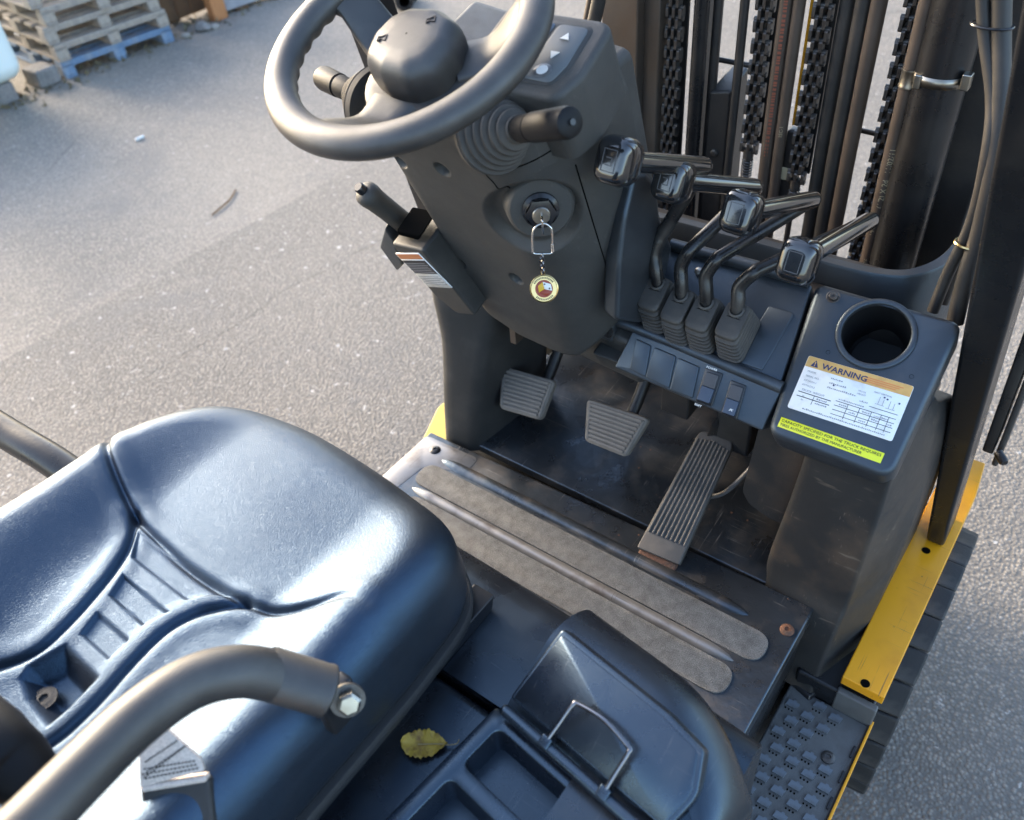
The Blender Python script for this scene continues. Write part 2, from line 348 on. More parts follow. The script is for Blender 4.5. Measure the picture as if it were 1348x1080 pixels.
# ------------------------------------------------------------------ ground
g = mk('asphalt_yard', [(-120, -120, 0), (120, -120, 0), (120, 120, 0), (-120, 120, 0)], [(0, 1, 2, 3)], 'asphalt', smooth=False, loc=(0, 0, 0))
tag(g, 'grey worn asphalt of the yard', None, None, 'structure')
g2 = plate2('asphalt_patch', [(-2.44, -8), (40, -8), (40, 40), (-2.20, 40), (-2.25, 3.1), (-2.33, 2.3), (-2.36, 1.8), (-2.41, 1.2)], -.02, .004, 'asphalt_new', None, IDF, 0)
tag(g2, 'coarser grey asphalt patch under and around the truck', None, None, 'structure')
FK = empty('forklift', (0, .6, 0), 'yellow and black forklift truck seen from above its driver seat', 'forklift')

# ================================================================== FORKLIFT
# ---- floor plate
fp = hexa('floor_plate', [(-.375, .40, .585), (.374, .40, .585), (.374, .80, .585), (-.375, .78, .585)], [(-.375, .40, .62), (.374, .40, .62), (.374, .80, .62), (-.375, .78, .62)], 'floor_steel', FK, .004)
tp = slab('toe_plate', [(-.30, .806, .612), (.30, .806, .612), (.30, 1.14, .645), (-.30, 1.14, .645)], .02, 'floor_steel', FK, .003)
def strip(x0, x1, y0, y1, z, m, name, parent):
    p = rpoly([(x0, y0), (x1, y0), (x1, y1), (x0, y1)], (y1-y0)*.5, 10); return plate2(name, p, z-.002, z+.0022, m, parent, bev=.0008)
strip(-.322, .345, .663, .716, .62, 'grit_strip', 'antislip_strip', fp)
strip(-.30, .325, .588, .640, .62, 'grit_strip', 'antislip_strip', fp)
def rib(x0, x1, y, wd, h, name, m):
    xs = np.linspace(0, 1, 60); cs = np.linspace(-1, 1, 13); V = []
    for t in xs:
        e = min(1, min(t, 1-t)*16)**.5
        for c in cs: V.append((x0+(x1-x0)*t, y+c*wd*e*.5, .6195+h*e*max(0, 1-c*c)**.7))
    return mk(name, V, gridf(60, 13), m, fp, ang=80)
rib(-.31, .30, .7335, .024, .007, 'pressed_rib', 'floor_steel')
rib(-.31, .315, .6515, .021, .008, 'pressed_rib', 'bare_steel')
for p, m in (((-0.3343,0.7461,0.6200), 'black_paint'), ((0.3555,0.7400,0.6200), 'rust')):
    s = lathe('floor_screw', [(.0105, 0), (.0105, .0015), (.008, .0035), (.004, .004), (.0035, .002), (0, .002)], p, (0, 0, 1), m, fp, 20)
# bare worn metal at the left end of the plate
plate2('worn_corner', rpoly([(-.374, .60), (-.335, .60), (-.325, .70), (-.25, .735), (-.25, .772), (-.374, .768)], .012), .6195, .6206, 'bare_steel', fp, bev=.0004)
# ---- step on the right
st = hexa('boarding_step', [(.377, .30, .44), (.502, .30, .44), (.502, .755, .44), (.377, .755, .44)], [(.377, .30, .468), (.502, .30, .468), (.502, .755, .468), (.377, .755, .468)], 'step_plastic', FK, .004)
box('step_lip', (.474, .757, .492), (.06, .012, .05), 'step_plastic', st, .003)
box('step_edge', (.5045, .53, .45), (.004, .46, .05), 'yellow_paint', st, .001)
cl = None; HO = []
def cleat_geo():
    o = [(-.010, -.0065), (.009, -.0065), (.011, .0055), (.0055, .0055), (.0045, .0085), (.0005, .0085), (-.0005, .0055), (-.008, .0055)]
    return [(a*.88, b*.88) for a, b in o]
for i in range(-2, 13):
    for j in range(4):
        x = .394+j*.0265+(.009 if i % 2 else 0); y = .722-i*.0262-.006*j
        if x > .495 or (x > .462 and y > .695) or y > .745 or y < .33: continue
        c = A(x, y, .468)
        if abs(x-.470) < .016 and abs(y-.672) < .016: continue
        if cl is None: 
            cl = plate2('tread_cleat', cleat_geo(), 0, .0045, 'cleat', st, lambda p: p[..., :]+c, 0); CO = WL[cl.name]-c
        else: dup(cl, c+CO, st)
        for q in range(3): HO.append(boxgeo((x-.0068+q*.0052, y-.0098, .4683), (.0022, .0026, .0006)))
tag(join('drain_holes', HO, 'dark_void', st, smooth=False), None, None, None, 'stuff')
lathe('step_screw', [(.010, 0), (.010, .003), (.007, .005), (.004, .005), (.0035, .003), (0, .003)], (.470, .672, .468), (0, 0, 1), 'chain_steel', st, 20)
for k in range(6): box('edge_bar', (.4965, .70-k*.045, .4695), (.0035, .02, .004), 'switch_black', st, .0006)
# ---- yellow fender plates
fr_ = hexa('fender_plate', [(.444, .758, .53), (.506, .758, .53), (.508, 1.22, .53), (.500, 1.31, .53), (.444, 1.31, .53)], [(.444, .758, .55), (.506, .758, .55), (.508, 1.22, .55), (.500, 1.31, .55), (.444, 1.31, .55)], 'yellow_paint', FK, .002)
for p in ((0.4732,1.0554,0.5500), (0.4754,0.7652,0.5500)):
    lathe('bolt_hole', [(.0068, -.001), (.0068, .0006), (0, .0006)], p, (0, 0, 1), 'dark_void', fr_, 20)
hexa('fender_plate', [(-.452, .79, .47), (-.36, .79, .47), (-.36, 1.2, .47), (-.508, 1.2, .47), (-.508, .93, .47)], [(-.452, .79, .5), (-.36, .79, .5), (-.36, 1.2, .5), (-.508, 1.2, .5), (-.508, .93, .5)], 'yellow_pale', FK, .003)
box('chassis_frame', (0, .75, .36), (.74, 1.5, .40), 'black_paint', FK, .01)
box('chassis_frame', (.44, .98, .40), (.12, .45, .22), 'black_paint', FK, .006)
box('counterweight', (0, -.62, .55), (.95, .7, .70), 'yellow_paint', FK, .05, seg=4)
# ---- front right tyre with its tread blocks
TY = A(.443, 1.04, .275)
tr, ti = .255, .18
prof = [(ti, -.085), (.21, -.088), (tr-.012, -.082), (tr, -.07), (tr, .07), (tr-.012, .082), (.21, .088), (ti, .085)]
ty = lathe('tyre', prof, TY, (1, 0, 0), 'tyre_rubber', FK, 64)
lathe('wheel_rim', [(.0, .03), (.12, .03), (.15, .05), (.185, .075), (.185, -.075), (0, -.075)], TY, (1, 0, 0), 'yellow_paint', ty, 40)
def lug():
    bm = bmesh.new(); bmesh.ops.create_cube(bm, size=1)
    for v in bm.verts:
        t = .010 if v.co.z > 0 else -.004
        v.co = Vector((v.co.x*.088+.05, v.co.y*(.0555 if v.co.z > 0 else .058)+.5*(v.co.x)*.012, tr+t-(.006 if (v.co.x > 0 and v.co.z > 0) else 0)))
    return bm
lg = None
for k in range(28):
    a = 2*math.pi*k/28
    if lg is None: lg = bmk('tread_block', lug(), 'tyre_rubber', ty, lambda p: p+TY, .009, 3)
    o = lg if k == 0 else dup(lg, WL[lg.name], ty)
    c0 = WL[lg.name]-TY if k == 0 else C0
    if k == 0: C0 = c0
    rot = Matrix.Rotation(a, 4, 'X'); o.rotation_euler = (a, 0, 0); o.location = (rot @ Vector(C0)) + Vector(TY-WL[ty.name])
# tyres on the other corners
for p in ((-.46, 1.04, .275),):
    k = dup(ty, (-.35, 1.04, .275), FK)
# ---- hood
def roll(name, x0, x1, y0, y1, z, r, zb, m, parent, curve=0.):
    """slab whose front edge rolls over; plan of the front edge bends back by 'curve' towards x1"""
    xs = np.linspace(x0, x1, 40); V = []; prof = [(y0-y1, zb-z), (y0-y1, 0)]+[(t, 0) for t in np.linspace(y0-y1+.02, -r, 8)]
    for a in np.linspace(0, math.pi/2, 10): prof.append((-r+r*math.sin(a), -r+r*math.cos(a)))
    prof += [(0, (zb-z)*.6), (0, zb-z)]
    for x in xs:
        cv = curve*max(0, (x-x0)/(x1-x0))**3
        for py, pz in prof: V.append((x, y1+py-(cv if py > y0-y1+.05 else 0), z+pz))
    n = len(prof); F = gridf(40, n); F += [list(range(n)), [39*n+i for i in range(n)][::-1]]
    return mk(name, V, F, m, parent, ang=50)
hd = roll('engine_hood', -.40, .425, .302, .462, .90, .04, .60, 'hood_plastic', FK, .03)
box('hood_rear', (.0125, -.0, .75), (.825, .592, .297), 'hood_plastic', hd, .012, seg=3)
# ---- hump at the right front of the hood, with the sloped lid
th = math.radians(-7.5); HF = frame((.205, .30, .90), (math.cos(th), math.sin(th), 0), (-math.sin(th), math.cos(th), 0))
hp = np.array([(-.004, .0), (-.004, .028), (.0, .035), (.012, .046), (.03, .064), (.05, .084), (.062, .096), (.070, .1), (.08, .1015), (.092, .099), (.108, .088), (.125, .065), (.135, .03), (.14, -.02), (.14, -.28)])
hp[:, 1] = np.where(hp[:, 1] > .036, .036+(hp[:, 1]-.036)*.66, hp[:, 1]); hps = spline(hp, 4)
V = []; xs = list(np.linspace(0, .15, 20))+list(np.linspace(.16, .232, 18)); nn = len(hps)
for x in xs:
    e = max(0, (x-.11)/.122); sc_ = math.sqrt(max(0, 1-e*e*.995)); bk = .055*e*e
    a = min(1, .25+.75*sst(np.array(x), 0, .03)) if x < .03 else 1
    for py, pz in hps: V.append((x, max(py-bk*(1 if py > .05 else 0), -.004) if py > .02 else py, (pz*(.35+.65*sc_) if pz > 0 else pz)))
V = HF(np.array(V)); F = gridf(len(xs), nn); F += [list(range(nn)), [(len(xs)-1)*nn+i for i in range(nn)][::-1]]
hump = mk('hood_hump', V, F, 'hood_plastic', FK, ang=60)
sw_ = roll('hood_side', .30, .436, -.30, .36, .935, .05, .60, 'hood_plastic', FK, .0)
lang = math.atan2(.042, .066)
LQ = HF(A(0.004, .001, .046)); LX = HF(A(1, 0, 0))-HF(A(0, 0, 0)); LY = HF(A(0, math.cos(lang), math.sin(lang)))-HF(A(0, 0, 0))
LF = frame(LQ, LX, LY)
lo_ = [(.0, 0), (.190, 0), (.197, .04), (.182, .076), (.14, .083), (.008, .086)]
lid = plate2('tray_lid', rpoly(lo_, [.004, .006, .03, .008, .02, .006], 6), -.012, .006, 'tray_plastic', hump, LF, .003, 3)
plate2('lid_face', rpoly([(x*.955+.004, y*.90+.003) for x, y in lo_], [.003, .004, .03, .006, .02, .005], 6), .005, .0067, 'tray_plastic', lid, LF, .0006, 1)
tube('lid_bail', [LF(A(*p)) for p in ((.058, -.012, .012), (.061, .012, .016), (.064, .036, .020), (.069, .041, .020), (.098, .045, .022), (.127, .040, .020), (.131, .035, .020), (.130, .012, .016), (.129, -.012, .012))], .0026, 'wire_steel', lid, 10, 6)
for x in (.058, .129): box('bail_lug', (x, -.008, .010), (.012, .012, .012), 'tray_plastic', lid, .002, LF)
box('lid_hinge', (.105, -.012, .008), (.21, .012, .012), 'tray_plastic', lid, .005, LF)
# ---- compartment tray
TH = math.radians(-7); TF = frame((.198, .288, .932), (math.cos(TH), math.sin(TH), 0), (-math.sin(TH), math.cos(TH), 0))
tray_o = rpoly([(0, 0), (.235, 0), (.235, -.42), (0, -.42)], .008, 5)
def pocket(x0, x1, y0, y1, d, r):
    top = rpoly([(x0, y0), (x1, y0), (x1, y1), (x0, y1)], r, 6); cx, cy_ = (x0+x1)/2, (y0+y1)/2
    return top, [(np.c_[cx+(top[:, 0]-cx)*s, cy_+(top[:, 1]-cy_)*(1-(1-s)*(x1-x0)/(abs(y1-y0))), np.full(len(top), z)]) for s, z in ((1, 0), (.992, -.0008), (.985, -.003), (.94, -d+.006), (.925, -d+.001), (.88, -d))]
bm = bmesh.new(); pk = []
for (x0, x1, y0, y1, d) in ((.0135, .222, -.0125, -.064, .06), (.0135, .222, -.0785, -.17, .08), (.0135, .222, -.1845, -.40, .075)):
    top, rings = pocket(x0, x1, y0, y1, d, .009); pk.append(rings)
def ringfill(outer, inners, z):
    es = []
    for lp in [outer]+inners:
        vv = [bm.verts.new((p[0], p[1], z)) for p in lp]
        for i in range(len(vv)): es.append(bm.edges.new((vv[i], vv[(i+1) % len(vv)])))
    bmesh.ops.triangle_fill(bm, edges=es, use_beauty=True, use_dissolve=False)
ringfill(tray_o, [r[0][:, :2] for r in pk], 0)
V = [list(v.co) for v in bm.verts]; bm.verts.index_update(); F = [[v.index for v in f.verts] for f in bm.faces]; bm.free()
for rings in pk:
    n = len(rings[0]); b = len(V)
    for r in rings: V += r.tolist()
    F += [[i+b for i in f] for f in gridf(len(rings), n, True)]; F.append([b+(len(rings)-1)*n+i for i in range(n)])
n = len(tray_o); b = len(V)
for (o_, z) in ((0, 0), (.0025, -.002), (.003, -.03)): V += np.c_[tray_o[:, 0]+np.sign(tray_o[:, 0]-.12)*o_, tray_o[:, 1]+np.sign(tray_o[:, 1]+.2)*o_, np.full(n, z)].tolist()
F += [[i+b for i in f] for f in gridf(3, n, True)]
V = TF(np.array(V))
bm = bmesh.new(); vv = [bm.verts.new(v) for v in V]
for f in F:
    try: bm.faces.new([vv[i] for i in f])
    except ValueError: pass
bmesh.ops.remove_doubles(bm, verts=bm.verts[:], dist=2e-5); bmesh.ops.recalc_face_normals(bm, faces=bm.faces[:])
tray = bmk('storage_tray', bm, 'tray_plastic', FK, None, 0, ang=42)
lathe('tray_screw', [(.004, 0), (.004, .001), (0, .001)], TF(A(.05, -.032, -.0545)), (0, 0, 1), 'dark_void', tray, 14)

# ================================================================== SEAT
SX = -.12
out = spline(np.array([(.108, -.10), (.118, .02), (.119, .16), (.117, .27), (.106, .35), (.068, .392), (.0, .413), (-.10, .424), (-.20, .425), (-.275, .408), (-.33, .365), (-.362, .29), (-.378, .17), (-.386, .04), (-.38, -.10), (-.30, -.145), (-.12, -.155), (.05, -.145)]), 40, True)
SC = A(-.13, .13)
ang_ = np.arctan2(out[:, 1]-SC[1], out[:, 0]-SC[0]); rad_ = np.hypot(out[:, 0]-SC[0], out[:, 1]-SC[1]); o_ = np.argsort(ang_)
NT, NQ = 720, 200
TT = np.linspace(-math.pi, math.pi, NT, endpoint=False); RR = np.interp(TT, ang_[o_], rad_[o_], period=2*math.pi)
GA = [(-0.3718,0.2635,1.0600), (-0.3523,0.2537,1.0550), (-0.3136,0.2331,1.0500), (-0.2654,0.2131,1.0500), (-0.2233,0.2004,1.0500), (-0.1784,0.1954,1.0500), (-0.1165,0.1916,1.0500), (-0.0560,0.1944,1.0500), (-0.0217,0.1998,1.0500), (0.0024,0.2084,1.0500), (0.0303,0.2278,1.0500), (0.0561,0.2490,1.0500), (0.0829,0.2553,1.0500)]
GB = [(-0.2356,0.2029,1.0500), (-0.2112,0.1804,1.0500), (-0.1924,0.1467,1.0450), (-0.1798,0.1082,1.0400), (-0.1744,0.0763,1.0400), (-0.1758,0.0466,1.0400), (-0.1913,0.0193,1.0400), (-0.2308,-0.0219,1.0400)]
GC = [(-0.0362,0.1956,1.0500), (-0.0548,0.1791,1.0500), (-0.0717,0.1593,1.0450), (-0.0808,0.1302,1.0400), (-0.0790,0.0896,1.0400), (-0.0755,0.0526,1.0400), (-0.0770,0.0160,1.0400), (-0.0829,-0.0119,1.0400), (-0.0818,-0.0672,1.0400)]
PADS = [[(-0.2199,0.1948,1.0450), (-0.1884,0.1646,1.0450), (-0.0924,0.1638,1.0450), (-0.0587,0.1946,1.0450), (-0.1035,0.1931,1.0450), (-0.1648,0.1931,1.0450)],
        [(-0.1787,0.1486,1.0450), (-0.1659,0.1220,1.0450), (-0.1053,0.1203,1.0450), (-0.0949,0.1471,1.0450)],
        [(-0.1603,0.1061,1.0450), (-0.1523,0.0788,1.0450), (-0.1018,0.0785,1.0450), (-0.1021,0.1051,1.0450)]]
HOLE = [(-0.1552,0.0664,1.0400), (-0.1695,0.0309,1.0400), (-0.1657,0.0170,1.0400), (-0.1406,0.0085,1.0400), (-0.0964,0.0062,1.0400), (-0.0926,0.0292,1.0400), (-0.0938,0.0644,1.0400)]
def seat_top(x, y):
    s = np.abs(x-SX)/.24
    z = 1.036+.034*sst(s, .42, .92)*(1-.45*sst(y, .18, .36))
    z = z-.022*sst(-y, -.12, .10)*(1-sst(s, .3, .6))                    # dip towards the back
    z = z+.010*sst(y, .16, .30)                                         # thigh roll
    z = z-.004*np.exp(-((x+.02)**2+(y-.30)**2)/.006)
    ga = sdf_line(x, y, spline(GA, 6)); gb = sdf_line(x, y, spline(GB, 6)); gc = sdf_line(x, y, spline(GC, 6))
    ge = A(*GA[-1]); tp_ = sst(np.hypot(x-ge[0], y-ge[1]), .0, .075)
    for g, dp in ((ga, .0065*tp_), (gb, .0065), (gc, .006)):
        z = z-dp*np.exp(-(g/.0042)**2)+.0016*np.exp(-((g-.014)/.011)**2)
    for pd in PADS:
        d = sdf_poly(x, y, pd); z = z-.0042*(1-sst(d, -.0045, .0005))
    d = sdf_poly(x, y, HOLE); z = z-.022*(1-sst(d, -.02, .002))
    return z
R0 = .062; V = []; Z = []
for k in range(NQ):
    q = (k/(NQ-1))**.85; rr = RR*q; x = SC[0]+rr*np.cos(TT); y = SC[1]+rr*np.sin(TT); d = RR-rr
    rl = np.where(d < R0, R0-np.sqrt(np.maximum(0, R0**2-(R0-d)**2)), 0)
    z = seat_top(x, y)-rl
    V.append(np.c_[x, y, z]); zl = z
for t, off in ((.15, .001), (.4, .003), (.7, .002), (.9, -.002), (1, -.006)):
    rr = RR+off; V.append(np.c_[SC[0]+rr*np.cos(TT), SC[1]+rr*np.sin(TT), zl*(1-t)+.942*t])
V.append(np.c_[SC[0]+RR*.6*np.cos(TT), SC[1]+RR*.6*np.sin(TT), np.full(NT, .94)])
V = np.concatenate(V); F = gridf(NQ+6, NT, True)
seat = mk('seat_cushion', V, F, 'vinyl', FK, ang=75)
# plastic seat pan under the cushion
V = []
for rr, z in ((.96, .942), (1.012, .942), (1.02, .938), (1.015, .925), (.98, .918), (.7, .915)):
    V.append(np.c_[SC[0]+RR*rr*np.cos(TT), SC[1]+RR*rr*np.sin(TT), np.full(NT, z)])
mk('seat_pan', np.concatenate(V), gridf(6, NT, True), 'vinyl_side', seat, ang=50)
hz = (-0.1354,0.0210,1.0120)
hz = (hz[0], hz[1], 1.014)
lathe('drain_grommet', [(.013, .001), (.0125, .0025), (.010, .0025), (.008, .0035), (.0045, .0035), (.004, .001), (0, .001)], A(*hz)+A(0, 0, -.001), (0, 0, 1), 'vinyl_side', seat, 24)
# slide rail / bracket at the right front of the seat
rl_ = hexa('seat_rail', [(.078, .06, .90), (.108, .06, .90), (.108, .392, .90), (.078, .392, .90)], [(.078, .06, .922), (.108, .06, .922), (.108, .40, .922), (.078, .40, .922)], 'black_paint', seat, .002)
hexa('seat_rail', [(-.33, .06, .90), (-.30, .06, .90), (-.30, .392, .90), (-.33, .392, .90)], [(-.33, .06, .922), (-.30, .06, .922), (-.30, .40, .922), (-.33, .40, .922)], 'black_paint', seat, .002)
# seat back, mostly behind the frame
bk = box('seat_back', (SX, -.20, 1.28), (.44, .11, .50), 'vinyl', FK, .045, seg=5)
# hip restraint tubes
hb = tube('hip_restraint', [(0.1054,-0.1125,1.2000), (0.1001,-0.0484,1.1900), (0.0897,-0.0006,1.1800), (0.0808,0.0467,1.1700), (0.0822,0.0890,1.1600), (0.0954,0.1205,1.1450), (0.1139,0.1430,1.1200), (0.1353,0.1587,1.1000)], .0205, 'wheel_rubber', FK, 28, 12)
tipA = A(*(0.1139,0.1430,1.1200)); tipB = A(*(0.1353,0.1587,1.1000)); ax = nrm(tipB-tipA)
lathe('tube_sleeve', [(.0206, -.05), (.0214, -.048), (.0214, .0), (.0218, .001), (.0218, .004), (.019, .006), (.0, .006)], tipB, ax, 'wheel_rubber', hb, 28)
fr2 = frame(tipB-ax*.022, ax, (0, 0, 1))
lathe('sleeve_slot', [(.0055, .0), (.005, .0004), (0, .0004)], tipB-ax*.046+nrm(A(.25, -.3, 1))*.0206, nrm(A(.25, -.3, 1)), 'dark_void', hb, 14)
bp = A(*(0.1500,0.1702,1.0750))
br = box('bar_bracket', bp+A(-.020, -.002, -.018), (.016, .036, .05), 'black_paint', hb, .004)
lathe('bracket_bolt', [(.0105, 0), (.0105, .008), (.008, .0098), (0, .0098)], bp+A(-.004, 0, 0), (.7, -.42, .5), 'zinc', hb, 6, 20)
lathe('bolt_washer', [(.015, -.002), (.015, .0012), (0, .0012)], bp+A(-.005, 0, 0), (.7, -.42, .5), 'chain_steel', hb, 24)
hl = tube('hip_restraint', [(-0.8252,0.1744,1.0400), (-0.6019,0.1922,1.0300), (-0.5078,0.2002,1.0200), (-0.4376,0.2077,1.0100), (-0.3594,0.2136,0.9900)], .0205, 'black_paint', FK, 24, 10)
e0, e1 = A(*(-0.4376,0.2077,1.0100)), A(*(-0.3594,0.2136,0.9900))
lathe('tube_sleeve', [(.0178, -.03), (.0182, -.028), (.0182, .008), (.0165, .011), (0, .011)], e1, nrm(e1-e0), 'black_paint', hl, 24)
# rear edge pieces that reach into the frame at the left
tube('armrest_base', [(-0.0821,-0.0383,1.1500), (-0.0127,-0.0310,1.1500), (0.0122,-0.0257,1.1400), (0.0349,-0.0285,1.1300), (0.0481,-0.0501,1.1200)], [.034, .032, .026, .02, .02], 'soft_black', FK, 20, 8)
# seat belt tongue end: folded webbing and buckle
BQ = A(*(0.0704,0.0455,1.0800)); bx = nrm(A(*(0.0978,0.0584,1.0800))-A(*(0.0581,0.0202,1.0800))); BF = frame(BQ, bx, nrm(np.cross(nrm(A(.55, -.45, .75)), bx)))
belt = plate2('belt_webbing', rpoly([(-.026, -.011), (.026, -.006), (.0235, .004), (-.004, .036), (-.022, .036)], .0015, 3), -.004, .0, 'belt_web', FK, BF, .001)
it = []
for (a, b) in (((-.02, 0), (.014, .016)), ((-.02, .008), (.008, .021)), ((.014, .016), (-.022, -.004)), ((-.022, .003), (.02, .003)), ((-.024, -.001), (.021, .0)), ((-.022, -.0045), (.022, -.003))):
    for k in range(14):
        t = (k+.25)/14; p = A(*a)*(1-t)+A(*b)*t; q = A(*a)*(1-t-.045)+A(*b)*(t+.045); d = q-p; l = np.linalg.norm(d); f2 = frame((p[0], p[1], .0), (d[0], d[1], 0), (-d[1], d[0], 0))
        v, f = boxgeo((l/2, 0, .0003), (l, .0011, .0006), f2); it.append((v, f))
printed('belt_stitching', it, 'belt_thread', belt, BF)
box('belt_buckle', (.0, -.042, -.014), (.056, .058, .022), 'vinyl_side', belt, .004, BF)
box('belt_fold', (.0, -.0125, -.006), (.053, .006, .012), 'belt_web', belt, .0025, BF)

# ================================================================== STEERING COLUMN AND WHEEL
WO = A(-.12, .626, 1.434); WX = A(1, 0, 0); WV = A(0, .925, .379); WW = A(0, -.379, .925)
CF = frame(WO, WX, WV)                              # column frame: x right, y forward in the wheel plane, z along the shaft
def fillet_path(P, R_, n, N):
    out = [np.array(P[0], float)]
    for i in range(1, len(P)-1):
        a, b, c = map(lambda q: np.array(q, float), (P[i-1], P[i], P[i+1])); u = nrm(a-b); v = nrm(c-b); d = min(R_[i-1], .48*np.linalg.norm(a-b), .48*np.linalg.norm(c-b))
        for t in np.linspace(0, 1, n): out.append((1-t)**2*(b+u*d)+2*t*(1-t)*b+t*t*(b+v*d))
    out.append(np.array(P[-1], float)); out = np.array(out); s = np.r_[0, np.cumsum(np.linalg.norm(np.diff(out, axis=0), axis=1))]; q = np.linspace(0, s[-1], N)
    return np.c_[np.interp(q, s, out[:, 0]), np.interp(q, s, out[:, 1])]
KW = [-.085, -.15, -.35, -.45, -.56]
KP = [[(-.105, .13), (-.105, -.03), (.095, -.035), (.150, .05), (.150, .13)],
      [(-.108, .13), (-.106, -.028), (.105, -.03), (.158, .05), (.158, .13)],
      [(-.104, .13), (-.102, -.026), (.10, -.03), (.146, .04), (.146, .13)],
      [(-.102, .13), (-.100, -.028), (.095, -.034), (.136, .03), (.136, .13)],
      [(-.102, .13), (-.100, -.03), (.085, -.038), (.128, .02), (.128, .13)]]
def ctrl(w_):
    i = max(0, min(len(KW)-2, sum(1 for k in KW[1:] if k > w_))); t = (w_-KW[i])/(KW[i+1]-KW[i]); t = max(0, min(1, t))
    return [tuple(np.array(a)*(1-t)+np.array(b)*t) for a, b in zip(KP[i], KP[i+1])]
NS, NWC = 300, 300
secs = [fillet_path(ctrl(x), [.03, .06, .06], 14, NS) for x in np.linspace(-.085, -.56, 60)]
WS = np.linspace(-.085, -.56, 60)
def wbot(X): return np.interp(X, [-.11, -.085, -.03, .03, .08, .125, .16], [-.495, -.522, -.55, -.553, -.545, -.51, -.485])
S3 = np.array(secs)
G = np.zeros((NWC, NS, 3)); jj = np.arange(NS)
for i in range(NWC):
    t = i/(NWC-1); ww = np.full(NS, -.3)
    for _ in range(3):
        X = np.array([np.interp(-ww[j], -WS, S3[:, j, 0]) for j in jj]) if _ == 0 else X
        ww = -.085+(wbot(X)+.085)*t
        k = np.interp(-ww, -WS, np.arange(60)); k0 = np.floor(k).astype(int).clip(0, 58); f_ = k-k0; P = S3[k0, jj]*(1-f_)[:, None]+S3[k0+1, jj]*f_[:, None]; X = P[:, 0]
    G[i, :, 0] = P[:, 0]; G[i, :, 1] = P[:, 1]; G[i, :, 2] = ww
# round the lower lip and the upper rim inwards
dl = np.abs(G[:, :, 2]-wbot(G[:, :, 0])); rr = .028; cut = np.where(dl < rr, rr-np.sqrt(np.maximum(0, rr**2-(rr-dl)**2)), 0)
du = np.abs(G[:, :, 2]+.085); cut += np.where(du < .012, .012-np.sqrt(np.maximum(0, .012**2-(.012-du)**2)), 0)
N3 = np.cross(np.gradient(G, axis=0), np.gradient(G, axis=1)); N3 /= np.linalg.norm(N3, axis=2)[..., None]+1e-12
if N3[NWC//2, NS//2, 1] > 0: N3 = -N3
G -= N3*cut[..., None]
Wd = CF(G); Nw = N3[..., 0:1]*WX+N3[..., 1:2]*WV+N3[..., 2:3]*WW
CAMP = A(.51, 0, 1.72)
def hit(ref):
    """nearest point of the column skin to the line from a reference eye point through ref"""
    d = nrm(A(*ref)-CAMP); r = Wd-CAMP; q = np.linalg.norm(np.cross(r, d), axis=2)+1e3*((Nw@d) > .15); i = np.unravel_index(q.argmin(), q.shape); return Wd[i].copy(), Nw[i].copy()
keyP, keyN = hit((0.0081,0.6671,1.2547))
D = np.zeros(G.shape[:2])
dish, _n = hit((-0.0098,0.6765,1.2316)); dd = np.linalg.norm(Wd-dish, axis=2)
kn = nrm(keyN*.62+nrm(CAMP-keyP)*.5)
rv_ = Wd-dish; al = rv_@kn; dd = np.linalg.norm(rv_-al[..., None]*kn, axis=2)+10*(np.abs(al) > .08); D -= .013*(1-sst(dd, .049, .061))
HOLES = [hit(h)[0] for h in ((-0.1988,0.6626,1.2657), (-0.1260,0.6590,1.2743), (-0.0912,0.7348,1.0894), (-0.1934,0.7380,1.0816))]
for h in HOLES:
    e = np.linalg.norm(Wd-h, axis=2); D -= .012*(1-sst(e, .0075, .0115))
Wd = Wd+Nw*D[..., None]
cc = mk('column_cover', Wd.reshape(-1, 3), gridf(NWC, NS), 'column_plastic', FK, ang=60)
V = np.concatenate([CF(G[0]), CF(G[0]*A(.3, .3, 1)+A(0, .04, .004))]); mk('column_top', V, gridf(2, NS), 'column_plastic', cc, ang=60)
V = np.concatenate([CF(G[-1]), CF(G[-1]*A(.6, .6, 1)+A(0, .06, .03))]); mk('column_underside', V, gridf(2, NS), 'column_dark', cc, ang=60)
# side panel of the dash behind the column
sp = [CF(A(*p)) for p in ((.155, .06, -.10), (.150, .06, -.35), (.128, .06, -.46), (.11, .06, -.50))]
dsh = hexa('dash_panel', [CF(A(*p)) for p in ((-.10, .20, -.12), (-.10, .20, -.62), (.10, .18, -.55), (.125, .18, -.42), (.14, .18, -.14))], [CF(A(*p)) for p in ((-.095, .10, -.105), (-.095, .10, -.56), (.108, .10, -.49), (.143, .10, -.36), (.152, .10, -.10))], 'column_plastic', FK, .012, 3)
# seam down the right side of the cover
j = int(NS*.80); tube('cover_seam', [Wd[i, j]-Nw[i, j]*.0003 for i in range(60, NWC-14, 12)], .0011, 'dark_void', cc, 6, 2)
tube('cover_seam', [Wd[34, q]-Nw[34, q]*.0002 for q in range(int(NS*.60), int(NS*.97), 8)], .0010, 'dark_void', cc, 6, 2)
tube('cover_seam', [Wd[i_, int(NS*.60)+(i_-34)//3]-Nw[i_, int(NS*.60)+(i_-34)//3]*.0002 for i_ in range(34, 64, 4)], .0009, 'dark_void', cc, 6, 2)
